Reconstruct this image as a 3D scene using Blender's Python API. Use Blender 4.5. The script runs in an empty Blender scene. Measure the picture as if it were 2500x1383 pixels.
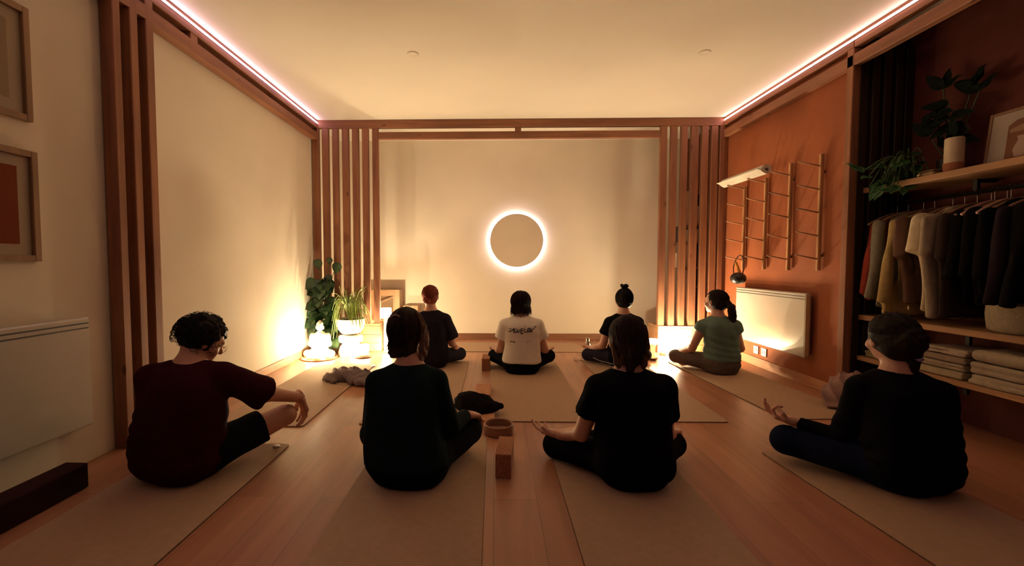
import bpy, bmesh, math, random
import numpy as np
from mathutils import Vector, Matrix, noise as mnoise
PI = math.pi
sc = bpy.context.scene
COL = sc.collection

# ---------------------------------------------------------------- camera
cam_d = bpy.data.cameras.new('camera'); cam = bpy.data.objects.new('camera', cam_d)
COL.objects.link(cam); sc.camera = cam
cam_d.sensor_fit = 'HORIZONTAL'; cam_d.sensor_width = 36.0
cam_d.lens = 36.0 * 1060.07 / 2500.0
cam_d.shift_x = (1250.0 - 1181.03) / 2500.0
cam_d.shift_y = 0.0
cam_d.clip_start = 0.05
cam.location = (0, 0, 1.05)
cam.rotation_euler = (math.radians(90 - 2.559), 0, math.radians(1.330))

# ---------------------------------------------------------------- world and exposure
world = bpy.data.worlds.new('world'); sc.world = world; world.use_nodes = True
world.node_tree.nodes['Background'].inputs[0].default_value = (0.9, 0.55, 0.35, 1)
world.node_tree.nodes['Background'].inputs[1].default_value = 0.004
sc.view_settings.view_transform = 'Standard'
sc.view_settings.look = 'None'
sc.view_settings.exposure = 0.0
sc.view_settings.gamma = 1.0
sc.view_settings.use_curve_mapping = False
CANDLE_W = 29.0            # watts of one candle light
CANDLE_RGB = (1.0, 0.81, 0.52)
LED_RGB = (1.0, 0.60, 0.85); LED_RGB_R = (1.0, 0.58, 0.60)
LED_STRENGTH = 22.0

# ---------------------------------------------------------------- materials
MATS = {}
def mat(name, rgb=(.8,.8,.8), rough=.7, metal=0, noise_amt=.12, noise_scale=6, bump=0, bump_scale=60, spec=.5, stretch=(1,1,1), alpha=None, sheen=0, coat=0, emis=None, emis_s=0, trans=0):
    if name in MATS: return MATS[name]
    m = bpy.data.materials.new(name); m.use_nodes = True; nt = m.node_tree; N = nt.nodes; L = nt.links
    b = N['Principled BSDF']
    b.inputs['Roughness'].default_value = rough; b.inputs['Metallic'].default_value = metal
    b.inputs['Specular IOR Level'].default_value = spec
    if sheen: b.inputs['Sheen Weight'].default_value = sheen
    if coat: b.inputs['Coat Weight'].default_value = coat; b.inputs['Coat Roughness'].default_value = .12
    if trans: b.inputs['Transmission Weight'].default_value = trans
    if emis: b.inputs['Emission Color'].default_value = (*emis, 1); b.inputs['Emission Strength'].default_value = emis_s
    tc = N.new('ShaderNodeTexCoord'); mp = N.new('ShaderNodeMapping'); mp.inputs['Scale'].default_value = stretch
    L.new(tc.outputs['Object'], mp.inputs[0])
    nz = N.new('ShaderNodeTexNoise'); nz.inputs['Scale'].default_value = noise_scale; nz.inputs['Detail'].default_value = 5
    L.new(mp.outputs[0], nz.inputs['Vector'])
    rp = N.new('ShaderNodeValToRGB')
    rp.color_ramp.elements[0].position = .3; rp.color_ramp.elements[1].position = .7
    lo = tuple(max(0, c * (1 - noise_amt)) for c in rgb); hi = tuple(min(1, c * (1 + noise_amt)) for c in rgb)
    rp.color_ramp.elements[0].color = (*lo, 1); rp.color_ramp.elements[1].color = (*hi, 1)
    L.new(nz.outputs['Fac'], rp.inputs[0]); L.new(rp.outputs[0], b.inputs['Base Color'])
    if bump:
        n2 = N.new('ShaderNodeTexNoise'); n2.inputs['Scale'].default_value = bump_scale; n2.inputs['Detail'].default_value = 3
        L.new(mp.outputs[0], n2.inputs['Vector'])
        bp = N.new('ShaderNodeBump'); bp.inputs['Strength'].default_value = bump; bp.inputs['Distance'].default_value = .01
        L.new(n2.outputs['Fac'], bp.inputs['Height']); L.new(bp.outputs[0], b.inputs['Normal'])
    MATS[name] = m; return m

def wood(name, rgb, axis='Z', rough=.55, grain=22, var=.25, knots=True):
    """Planed wood, the grain running along AXIS of the object."""
    if name in MATS: return MATS[name]
    m = bpy.data.materials.new(name); m.use_nodes = True; nt = m.node_tree; N = nt.nodes; L = nt.links
    b = N['Principled BSDF']; b.inputs['Roughness'].default_value = rough; b.inputs['Specular IOR Level'].default_value = .35
    tc = N.new('ShaderNodeTexCoord'); mp = N.new('ShaderNodeMapping')
    s = {'X': (.06, 1, 1), 'Y': (1, .06, 1), 'Z': (1, 1, .06)}[axis]; mp.inputs['Scale'].default_value = s
    oi = N.new('ShaderNodeObjectInfo'); ad = N.new('ShaderNodeVectorMath'); ad.operation = 'ADD'
    sc_ = N.new('ShaderNodeMath'); sc_.operation = 'MULTIPLY'; sc_.inputs[1].default_value = 37.0     # every board gets its own grain
    L.new(oi.outputs['Random'], sc_.inputs[0]); L.new(tc.outputs['Object'], ad.inputs[0]); L.new(sc_.outputs[0], ad.inputs[1]); wv = ad.outputs[0]
    L.new(wv, mp.inputs[0])
    nz = N.new('ShaderNodeTexNoise'); nz.inputs['Scale'].default_value = grain; nz.inputs['Detail'].default_value = 6; nz.inputs['Distortion'].default_value = .6
    L.new(mp.outputs[0], nz.inputs['Vector'])
    rp = N.new('ShaderNodeValToRGB'); rp.color_ramp.elements[0].position = .32; rp.color_ramp.elements[1].position = .68
    rp.color_ramp.elements[0].color = (*[c * (1 - var) for c in rgb], 1); rp.color_ramp.elements[1].color = (*[min(1, c * (1 + var * .6)) for c in rgb], 1)
    L.new(nz.outputs['Fac'], rp.inputs[0]); out = rp.outputs[0]
    n3 = N.new('ShaderNodeTexNoise'); n3.inputs['Scale'].default_value = 1.6; L.new(wv, n3.inputs['Vector'])
    mx = N.new('ShaderNodeMix'); mx.data_type = 'RGBA'; mx.blend_type = 'MULTIPLY'; mx.inputs['Factor'].default_value = .5
    r3 = N.new('ShaderNodeValToRGB'); r3.color_ramp.elements[0].color = (.62, .55, .55, 1); r3.color_ramp.elements[1].color = (1, 1, 1, 1)
    r3.color_ramp.elements[0].position = .35; r3.color_ramp.elements[1].position = .6
    L.new(n3.outputs['Fac'], r3.inputs[0]); L.new(out, mx.inputs['A']); L.new(r3.outputs[0], mx.inputs['B']); out = mx.outputs['Result']
    if knots:
        mk = N.new('ShaderNodeMapping'); s2 = {'X': (.35, 1, 1), 'Y': (1, .35, 1), 'Z': (1, 1, .35)}[axis]; mk.inputs['Scale'].default_value = s2
        L.new(wv, mk.inputs[0])
        vo = N.new('ShaderNodeTexVoronoi'); vo.inputs['Scale'].default_value = 7; L.new(mk.outputs[0], vo.inputs['Vector'])
        rk = N.new('ShaderNodeValToRGB'); rk.color_ramp.elements[0].color = (.25, .16, .12, 1); rk.color_ramp.elements[1].color = (1, 1, 1, 1)
        rk.color_ramp.elements[0].position = .04; rk.color_ramp.elements[1].position = .10
        L.new(vo.outputs['Distance'], rk.inputs[0])
        m2 = N.new('ShaderNodeMix'); m2.data_type = 'RGBA'; m2.blend_type = 'MULTIPLY'; m2.inputs['Factor'].default_value = .8
        L.new(out, m2.inputs['A']); L.new(rk.outputs[0], m2.inputs['B']); out = m2.outputs['Result']
    L.new(out, b.inputs['Base Color'])
    bp = N.new('ShaderNodeBump'); bp.inputs['Strength'].default_value = .15; bp.inputs['Distance'].default_value = .004
    L.new(nz.outputs['Fac'], bp.inputs['Height']); L.new(bp.outputs[0], b.inputs['Normal'])
    MATS[name] = m; return m

def emission(name, rgb, strength):
    if name in MATS: return MATS[name]
    m = bpy.data.materials.new(name); m.use_nodes = True; nt = m.node_tree
    nt.nodes.clear(); e = nt.nodes.new('ShaderNodeEmission'); o = nt.nodes.new('ShaderNodeOutputMaterial')
    e.inputs[0].default_value = (*rgb, 1); e.inputs[1].default_value = strength
    nt.links.new(e.outputs[0], o.inputs[0]); MATS[name] = m; return m

def glassy(name, rgb=(1,1,1), clear=.8, rough=.1, milky=0.0):
    """Thin clear or frosted glass: mostly see-through, a little gloss, some milky scatter."""
    if name in MATS: return MATS[name]
    m = bpy.data.materials.new(name); m.use_nodes = True; nt = m.node_tree; N = nt.nodes; L = nt.links; N.clear()
    t = N.new('ShaderNodeBsdfTransparent'); t.inputs[0].default_value = (*rgb, 1)
    g = N.new('ShaderNodeBsdfGlossy'); g.inputs['Roughness'].default_value = rough
    d = N.new('ShaderNodeBsdfTranslucent'); d.inputs[0].default_value = (.95, .93, .9, 1)
    d2 = N.new('ShaderNodeBsdfDiffuse'); d2.inputs[0].default_value = (.9, .88, .85, 1)
    md = N.new('ShaderNodeMixShader'); md.inputs[0].default_value = .5; L.new(d.outputs[0], md.inputs[1]); L.new(d2.outputs[0], md.inputs[2])
    m1 = N.new('ShaderNodeMixShader'); fr = N.new('ShaderNodeLayerWeight'); fr.inputs[0].default_value = 1 - clear
    L.new(fr.outputs['Fresnel'], m1.inputs[0]); L.new(t.outputs[0], m1.inputs[1]); L.new(g.outputs[0], m1.inputs[2])
    m2 = N.new('ShaderNodeMixShader'); m2.inputs[0].default_value = milky
    L.new(m1.outputs[0], m2.inputs[1]); L.new(md.outputs[0], m2.inputs[2])
    o = N.new('ShaderNodeOutputMaterial'); L.new(m2.outputs[0], o.inputs[0]); MATS[name] = m; return m

# ---------------------------------------------------------------- mesh helpers
def box(bm, lo, hi, bevel=0.0, seg=1, mtx=None):
    x0, y0, z0 = lo; x1, y1, z1 = hi
    r = bmesh.ops.create_cube(bm, size=1)
    vs = r['verts']
    for v in vs:
        v.co = Vector(((x0 + x1) / 2 + v.co.x * (x1 - x0), (y0 + y1) / 2 + v.co.y * (y1 - y0), (z0 + z1) / 2 + v.co.z * (z1 - z0)))
    if bevel > 0:
        es = list({e for v in vs for e in v.link_edges})
        rr = bmesh.ops.bevel(bm, geom=es, offset=bevel, segments=seg, profile=.5, affect='EDGES', clamp_overlap=True)
        vs = list({v for f in rr['faces'] for v in f.verts} | {v for v in vs if v.is_valid})
    if mtx is not None:
        for v in vs: v.co = mtx @ v.co
    return vs

def lathe(bm, prof, c=(0,0,0), seg=32, sx=1, sy=1):
    rings = []
    for r, z in prof:
        if r < 1e-6: rings.append([bm.verts.new((c[0], c[1], c[2] + z))])
        else: rings.append([bm.verts.new((c[0] + sx * r * math.cos(2*PI*k/seg), c[1] + sy * r * math.sin(2*PI*k/seg), c[2] + z)) for k in range(seg)])
    for a, b in zip(rings, rings[1:]):
        for k in range(seg):
            k2 = (k + 1) % seg
            q = []
            for v in (a[k % len(a)], a[k2 % len(a)], b[k2 % len(b)], b[k % len(b)]):
                if v not in q: q.append(v)
            if len(q) >= 3:
                try: bm.faces.new(q)
                except ValueError: pass
    return rings

def tube(bm, pts, rad, seg=8, cap=True):
    pts = [Vector(p) for p in pts]; n = len(pts)
    rads = rad if isinstance(rad, (list, tuple)) else [rad] * n
    up = None; rings = []
    for i, p in enumerate(pts):
        d = (pts[min(i+1, n-1)] - pts[max(i-1, 0)]).normalized()
        if up is None:
            up = d.orthogonal().normalized()
        else:
            up = (up - d * up.dot(d))
            up = up.normalized() if up.length > 1e-6 else d.orthogonal().normalized()
        s = d.cross(up)
        rings.append([bm.verts.new(p + (up * math.cos(2*PI*k/seg) + s * math.sin(2*PI*k/seg)) * rads[i]) for k in range(seg)])
    for a, b in zip(rings, rings[1:]):
        for k in range(seg): bm.faces.new((a[k], a[(k+1) % seg], b[(k+1) % seg], b[k]))
    if cap:
        bm.faces.new(rings[0][::-1]); bm.faces.new(rings[-1])

def smooth_pts(pts, n=6):
    """Catmull-Rom through the points."""
    P = [Vector(p) for p in pts]; out = []
    for i in range(len(P) - 1):
        p0, p1, p2, p3 = P[max(i-1,0)], P[i], P[i+1], P[min(i+2, len(P)-1)]
        for k in range(n):
            t = k / n
            out.append(.5 * ((2*p1) + (p2-p0)*t + (2*p0-5*p1+4*p2-p3)*t*t + (3*p1-p0-3*p2+p3)*t**3))
    out.append(P[-1]); return out

def empty(name, loc=(0,0,0), rz=0):
    o = bpy.data.objects.new(name, None); COL.objects.link(o); o.location = loc; o.rotation_euler = (0, 0, rz)
    o.empty_display_size = .05; return o
def obj(name, bm, m, parent=None, smooth=False, recalc=True, loc=None):
    if recalc: bmesh.ops.recalc_face_normals(bm, faces=bm.faces)
    me = bpy.data.meshes.new(name); bm.to_mesh(me); bm.free()
    if smooth:
        for p in me.polygons: p.use_smooth = True
    me.materials.append(m)
    o = bpy.data.objects.new(name, me); COL.objects.link(o)
    if loc is not None: o.location = loc
    if parent is not None:
        o.parent = parent
    return o
def auto_smooth(o, ang=35):
    me = o.data
    for p in me.polygons: p.use_smooth = True
    bm = bmesh.new(); bm.from_mesh(me)
    for e in bm.edges:
        if len(e.link_faces) == 2 and e.calc_face_angle(0) > math.radians(ang): e.smooth = False
    bm.to_mesh(me); bm.free(); return o
def tag(o, label=None, cat=None, group=None, kind=None):
    if label: o['label'] = label
    if cat: o['category'] = cat
    if group: o['group'] = group
    if kind: o['kind'] = kind
    return o
def struct(name, bm, m, label, parent=None):
    o = obj(name, bm, m, parent); o['kind'] = 'structure'
    if parent is None: o['label'] = label; o['category'] = name.split('_')[0]
    return o
def boxes(*bs, bevel=0.0):
    bm = bmesh.new()
    for lo, hi in bs: box(bm, lo, hi, bevel)
    return bm
def copy_tree(o, parent=None):
    c = o.copy(); COL.objects.link(c)
    if parent is not None:
        c.parent = parent; c.matrix_parent_inverse = o.matrix_parent_inverse.copy()
    for ch in list(o.children): copy_tree(ch, c)
    return c
def stroke_text(bm, strokes, to3, r=.001):
    for s in strokes: tube(bm, smooth_pts([to3(*p) for p in s], 5), r, 6)
# ---------------------------------------------------------------- the room
Y0, YB = -3.2, 6.0            # rear wall, back wall
XL, XR = -2.15, 2.70          # left wall, terracotta wall
XN = 3.10                     # back of the wardrobe niche
YN = 3.38                     # far end of the niche
ZC = 2.73
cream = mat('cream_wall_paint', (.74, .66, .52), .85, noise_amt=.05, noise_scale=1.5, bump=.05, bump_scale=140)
white_paint = mat('ceiling_paint', (.76, .70, .58), .9, noise_amt=.03, noise_scale=1.2)
terra = mat('terracotta_paint', (.29, .076, .020), .8, noise_amt=.14, noise_scale=2.2, bump=.08, bump_scale=90)
WR = (.30, .125, .06)
slat_wood = wood('slat_wood', WR, 'Z'); rail_wood_y = wood('rail_wood_y', WR, 'Y'); rail_wood_x = wood('rail_wood_x', WR, 'X')
pine_x = wood('pine_x', (.52, .30, .15), 'X', knots=True); pine_y = wood('pine_y', (.52, .30, .15), 'Y'); pine_z = wood('pine_z', (.52, .30, .15), 'Z')

# floor planks, boards running away from the viewer
def floor_mat():
    m = bpy.data.materials.new('laminate_floor'); m.use_nodes = True; nt = m.node_tree; N = nt.nodes; L = nt.links
    b = N['Principled BSDF']; b.inputs['Specular IOR Level'].default_value = .5
    tc = N.new('ShaderNodeTexCoord'); mp = N.new('ShaderNodeMapping'); mp.inputs['Rotation'].default_value = (0, 0, PI/2)
    L.new(tc.outputs['Object'], mp.inputs[0])
    br = N.new('ShaderNodeTexBrick'); br.offset = .37; br.inputs['Scale'].default_value = 1
    br.inputs['Brick Width'].default_value = 1.38; br.inputs['Row Height'].default_value = .193
    br.inputs['Mortar Size'].default_value = .0012; br.inputs['Mortar Smooth'].default_value = .2; br.inputs['Bias'].default_value = 0
    br.inputs['Color1'].default_value = (.47, .225, .125, 1); br.inputs['Color2'].default_value = (.38, .17, .09, 1); br.inputs['Mortar'].default_value = (.16, .08, .04, 1)
    L.new(mp.outputs[0], br.inputs['Vector'])
    mg = N.new('ShaderNodeMapping'); mg.inputs['Scale'].default_value = (1, .09, 1); L.new(tc.outputs['Object'], mg.inputs[0])
    nz = N.new('ShaderNodeTexNoise'); nz.inputs['Scale'].default_value = 14; nz.inputs['Detail'].default_value = 6; nz.inputs['Distortion'].default_value = .8
    L.new(mg.outputs[0], nz.inputs['Vector'])
    rp = N.new('ShaderNodeValToRGB'); rp.color_ramp.elements[0].position = .3; rp.color_ramp.elements[1].position = .7
    rp.color_ramp.elements[0].color = (.78, .72, .70, 1); rp.color_ramp.elements[1].color = (1.08, 1.05, 1.02, 1)
    L.new(nz.outputs['Fac'], rp.inputs[0])
    mx = N.new('ShaderNodeMix'); mx.data_type = 'RGBA'; mx.blend_type = 'MULTIPLY'; mx.inputs['Factor'].default_value = .8
    L.new(br.outputs['Color'], mx.inputs['A']); L.new(rp.outputs[0], mx.inputs['B']); L.new(mx.outputs['Result'], b.inputs['Base Color'])
    b.inputs['Roughness'].default_value = .38
    bp = N.new('ShaderNodeBump'); bp.inputs['Strength'].default_value = .3; bp.inputs['Distance'].default_value = .001; bp.invert = True
    L.new(br.outputs['Fac'], bp.inputs['Height']); L.new(bp.outputs[0], b.inputs['Normal'])
    return m
struct('floor', boxes(((XL-.1, Y0-.1, -.06), (XN+.1, YB+.1, 0))), floor_mat(), 'light oak-coloured laminate plank floor of the candle-lit studio')
struct('ceiling', boxes(((XL-.1, Y0-.1, ZC), (XN+.1, YB+.1, ZC+.06))), white_paint, 'plain cream ceiling washed by candle and strip light')
struct('wall_left', boxes(((XL-.1, Y0-.1, 0), (XL, YB+.1, ZC))), cream, 'plain cream wall on the left of the studio')
struct('wall_back', boxes(((XL, YB, 0), (XR+.1, YB+.1, ZC))), mat('cream_paint_brightened', (.86, .77, .62), .85, noise_amt=.05, noise_scale=1.5, bump=.05, bump_scale=140), 'cream back wall behind the round lamp')  # same cream as the left wall, extra brightness put into the colour
struct('wall_right', boxes(((XR, YN, 0), (XR+.1, YB, ZC))), terra, 'terracotta painted wall with the mat rack and heater')
struct('wall_rear', boxes(((XL, Y0-.1, 0), (XN, Y0, ZC))), mat('rear_paint', (.06, .045, .035), .9), 'dark wall behind the viewer')
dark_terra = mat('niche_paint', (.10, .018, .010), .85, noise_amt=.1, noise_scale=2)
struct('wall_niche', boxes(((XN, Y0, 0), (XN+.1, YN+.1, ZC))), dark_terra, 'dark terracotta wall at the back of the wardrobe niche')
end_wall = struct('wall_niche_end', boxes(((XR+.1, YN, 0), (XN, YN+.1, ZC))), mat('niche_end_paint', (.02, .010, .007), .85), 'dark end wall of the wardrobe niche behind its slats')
lightwood_y = wood('light_skirting_y', (.45, .21, .10), 'Y', knots=False)
struct('baseboard_left', boxes(((XL, 2.68, 0), (XL+.015, YB-.015, .078)), bevel=.003), lightwood_y, 'light wooden skirting along the left wall')
struct('baseboard_back', boxes(((XL, YB-.015, 0), (XR, YB, .082)), bevel=.003), wood('brown_skirting_x', (.28, .12, .06), 'X', knots=False), 'brown wooden skirting along the back wall')
struct('baseboard_right', boxes(((XR-.015, YN+.02, 0), (XR, YB-.015, .09)), bevel=.003), lightwood_y, 'light wooden skirting along the terracotta wall')

# timber frames under the ceiling: an upper and a lower rail with a spacer block between
def rails(name, x0, x1, y0, y1, m, label, spacers, skip=None):
    t = tag(empty(name, ((x0+x1)/2, (y0+y1)/2, 0)), label, 'timber frame')
    ox, oy = (x0+x1)/2, (y0+y1)/2
    for (a, b) in ((2.637, ZC-.001), (2.506, 2.588)):
        xa, xb, ya, yb = x0, x1, y0, y1
        if skip and a < 2.6: xa, xb = skip
        obj('rail', boxes(((xa-ox, ya-oy, a), (xb-ox, yb-oy, b)), bevel=.003), m, t)
    for s in spacers:
        obj('spacer', boxes(((s[0]-ox, s[1]-oy, 2.588), (s[2]-ox, s[3]-oy, 2.637))), m, t)
    return t
rails('wall_rail', -2.145, -2.07, Y0+.02, 5.118, rail_wood_y, 'long double wooden rail under the ceiling along the cream left wall', [(-2.14, 2.995, -2.075, 3.065)])
t = rails('wall_rail', 2.64, 2.695, YN-.055, 5.118, rail_wood_y, 'double wooden rail under the ceiling above the mat rack, running to the wardrobe post', [])
t = rails('wall_rail', 2.64, 2.695, Y0+.02, YN-.06, rail_wood_y, 'double wooden rail under the ceiling above the dark wardrobe niche', [])
rails('cross_rail', -2.145, 2.70, 5.12, 5.17, rail_wood_x, 'wooden double crossbar under the ceiling in front of the back wall', [(.245, 5.12, .315, 5.17)], skip=(-1.355, 1.922))
# wardrobe post
tag(obj('wooden_post', boxes(((2.64, YN-.058, 0), (2.70, YN, 2.636)), bevel=.003), slat_wood), 'tall wooden post where the terracotta wall meets the wardrobe niche', 'post')

# slat screens
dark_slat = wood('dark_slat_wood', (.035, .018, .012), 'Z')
def screen(name, label, pieces, origin, sm=None):
    t = tag(empty(name, origin), label, 'slat screen')
    for lo, hi in pieces:
        lo = [a-b for a, b in zip(lo, origin)]; hi = [a-b for a, b in zip(hi, origin)]
        c = [(a+b)/2 for a, b in zip(lo, hi)]
        o = obj('slat', boxes((tuple(a-b for a, b in zip(lo, c)), tuple(a-b for a, b in zip(hi, c))), bevel=.004), sm or slat_wood, t, loc=c)
    return t
screen('slat_screen', 'three tall brown slats on the left wall between heater and lit cream panel',
       [((-2.145, a, 0), (-2.07, b, 2.636)) for a, b in ((2.369, 2.421), (2.485, 2.540), (2.600, 2.660))], (-2.1, 2.5, 0))
xs = [(-2.139,-2.061),(-2.022,-1.945),(-1.901,-1.83),(-1.785,-1.707),(-1.665,-1.589),(-1.548,-1.473),(-1.428,-1.357)]
screen('slat_screen', 'brown vertical slat screen in the far left corner behind the plants', [((a, 5.12, .339), (b, 5.17, 2.636)) for a, b in xs], (-1.75, 5.14, .339))
xs = [(1.923,1.998),(2.042,2.115),(2.159,2.233),(2.275,2.359),(2.396,2.471),(2.503,2.578),(2.60,2.655)]
screen('slat_screen', 'brown vertical slat screen in the far right corner beside the terracotta wall', [((a, 5.12, .319), (b, 5.17, 2.636)) for a, b in xs], (2.3, 5.14, .319))
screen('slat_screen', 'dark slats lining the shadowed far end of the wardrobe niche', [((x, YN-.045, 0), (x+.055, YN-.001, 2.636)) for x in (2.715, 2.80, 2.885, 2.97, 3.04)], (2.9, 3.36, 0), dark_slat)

# low plank boxes that carry the screens
def plank_box(label, x0, x1, y0, y1, h):
    cx, cy = (x0+x1)/2, (y0+y1)/2; w, d = (x1-x0)/2, (y1-y0)/2
    t = tag(empty('plank_box', (cx, cy, 0)), label, 'wooden plinth')
    n = 3; s = (h-.03)/n
    for k in range(n): obj('front_board', boxes(((-w, -d, k*s+.001), (w, -d+.02, (k+1)*s-.002)), bevel=.002), pine_x, t)
    obj('top_board', boxes(((-w, -d, h-.03), (w, d, h)), bevel=.002), pine_x, t)
    for sx in (-1, 1): obj('side_board', boxes(((sx*w-.02*(sx>0), -d+.021, 0), (sx*w+.02*(sx<0), d, h-.031)), bevel=.001), pine_y, t)
    return t
plank_box('low pine plank box under the far left slat screen', -2.14, -1.357, 5.115, 5.43, .338)
plank_box('low pine plank box under the far right slat screen, lit by candles', 1.928, 2.68, 5.115, 5.43, .318)

# LED strips
led = emission('led_strip_glow', LED_RGB, LED_STRENGTH); led_r = emission('led_strip_glow_warm', LED_RGB_R, LED_STRENGTH)
alu = mat('alu_channel', (.6, .5, .5), .4, .6)
for x, s, m, lab in ((-2.07, 1, led, 'thin pink-white LED strip along the left ceiling rail'), (2.64, -1, led_r, 'thin pink-white LED strip along the right ceiling rail above the wardrobe')):
    t = tag(empty('led_strip', (x, 2, 2.695)), lab, 'strip light')
    xa, xb = sorted((0.0005*s, .004*s)); obj('channel', boxes(((xa, Y0+.03-2, -.009), (xb, 3.112, .009))), alu, t)
    xa, xb = sorted((.004*s, .008*s)); obj('diffuser', boxes(((xa, Y0+.03-2, -.006), (xb, 3.112, .006))), m, t)

# round halo lamp
def halo_lamp():
    t = tag(empty('round_wall_lamp', (.311, YB, 1.366)), 'round wall lamp with a pale disc ringed by a white halo', 'wall lamp')
    t.rotation_euler = (PI/2, 0, 0)          # local +z faces the room
    R = .362
    bm = bmesh.new(); lathe(bm, [(0, .052), (R-.004, .052), (R, .050), (R, .040), (0, .040)], seg=96)
    obj('disc', bm, mat('lamp_disc', (.70, .60, .46), .8, noise_amt=.02), t)
    bm = bmesh.new(); lathe(bm, [(R-.05, .0), (R-.05, .039)], seg=96); 
    lathe(bm, [(R-.012, .022), (R-.012, .036), (R-.016, .036), (R-.016, .022), (R-.012, .022)], seg=96)
    obj('light_ring', bm, emission('halo_glow', (1, .82, .90), 20), t)
    bm = bmesh.new(); lathe(bm, [(0, .001), (R-.09, .001), (R-.09, .0395), (0, .0395)], seg=64)
    obj('backing', bm, mat('lamp_back', (.5, .45, .4), .6), t)
halo_lamp()
# small ceiling discs
for x, y, lab in ((-.649, 3.54, 'small flat ceiling disc nearer the slatted left wall'), (1.674, 3.57, 'small flat ceiling disc nearer the terracotta wall')):
    bm = bmesh.new(); lathe(bm, [(0, -.008), (.04, -.008), (.045, -.003), (.045, 0)], seg=32)
    o = tag(obj('ceiling_disc', bm, mat('disc_white', (.75, .68, .55), .7), loc=(x, y, ZC)), lab, 'ceiling disc')

# heaters
heater_white = mat('heater_enamel', (.50, .46, .39), .22, noise_amt=.02, coat=.4)
heater_dark = mat('heater_slot', (.03, .025, .02), .6)
def heater(xw, s, y0, y1, z0, z1, label):
    """flat panel heater on the wall plane xw; s = direction into the room"""
    t = tag(empty('panel_heater', (xw, (y0+y1)/2, z0)), label, 'heater')
    h = z1 - z0; w = (y1-y0)/2
    def B(x0, x1, ya, yb, za, zb, bev=.0):
        a, b = sorted((x0*s, x1*s)); return boxes(((a, ya, za), (b, yb, zb)), bevel=bev)
    obj('front_panel', B(.045, .080, -w, w, 0, h, .008), heater_white, t)
    obj('housing', B(.015, .0449, -w+.02, w-.02, .02, h-.015, .004), mat('heater_back', (.45, .40, .34), .5), t)
    for z in (h-.052, h-.028): obj('vent_slot', B(.0795, .0808, -w+.012, w-.012, z-.0035, z+.0035), heater_dark, t)
    for y in (-w*.6, w*.6): obj('bracket', B(0, .0149, y-.03, y+.03, .06, h-.06), heater_dark, t)
    obj('side_cap', B(.046, .0795, -w-.004, -w, .02, h-.02), mat('heater_side', (.55, .42, .22), .35), t)
heater(XL, 1, 1.14, 2.17, .22, .776, 'wide white panel heater on the cream left wall below the pictures')
heater(XR, -1, 3.70, 4.75, .25, .80, 'glossy white panel heater on the terracotta wall with candle reflections')
# sockets
for y, lab in ((4.49, 'white wall socket under the heater, the one farther along the wall'), (4.36, 'white wall socket under the heater, the one nearer the viewer')):
    t = tag(empty('wall_socket', (XR, y, .165)), lab, 'socket', 'sockets under the heater')
    obj('plate', boxes(((-.010, -.04, -.04), (0, .04, .04)), bevel=.003), mat('socket_white', (.75, .7, .62), .35), t)
    bm = bmesh.new(); 
    lathe(bm, [(.021, 0), (.021, .0035), (.019, .0035), (.019, 0)], seg=24)
    for v in bm.verts: v.co = Vector((-.010 - v.co.z, v.co.x, v.co.y))
    obj('socket_ring', bm, mat('socket_grey', (.4, .37, .33), .4), t)
# pictures on the left wall
def framed(name, label, y0, y1, z0, z1, paper, art, fr=.028, mat_w=.075):
    t = tag(empty(name, (XL, (y0+y1)/2, z0)), label, 'picture'); w = (y1-y0)/2; h = z1-z0
    fm = wood('frame_oak', (.36, .22, .12), 'Z', knots=False)
    for n, lo, hi in (('frame_side', (0, -w, 0), (.03, -w+fr, h)), ('frame_side', (0, w-fr, 0), (.03, w, h)), ('frame_side', (0, -w+fr, 0), (.03, w-fr, fr)), ('frame_side', (0, -w+fr, h-fr), (.03, w-fr, h))):
        obj(n, boxes((lo, hi), bevel=.002), fm, t)
    obj('mount', boxes(((.002, -w+fr, fr), (.010, w-fr, h-fr))), mat('mount_card', paper, .8, noise_amt=.02), t)
    obj('print', boxes(((.010, -w+fr+mat_w, fr+mat_w), (.0115, w-fr-mat_w, h-fr-mat_w))), art, t)
    gl = boxes(((.020, -w+fr, fr), (.0215, w-fr, h-fr))); obj('glazing', gl, glassy('picture_glass', clear=.93, rough=.03), t)
framed('framed_picture', 'light-framed pale picture, the upper of two on the left wall', 1.57, 1.985, 1.70, 2.21, (.50, .42, .30), mat('pale_print', (.40, .31, .20), .8, noise_amt=.1, noise_scale=3), mat_w=.055)
framed('framed_picture', 'light-framed terracotta print, the lower of two on the left wall', 1.57, 1.995, 1.06, 1.565, (.50, .43, .32), mat('terracotta_print', (.25, .055, .022), .85, noise_amt=.08, noise_scale=3), mat_w=.05)
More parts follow.
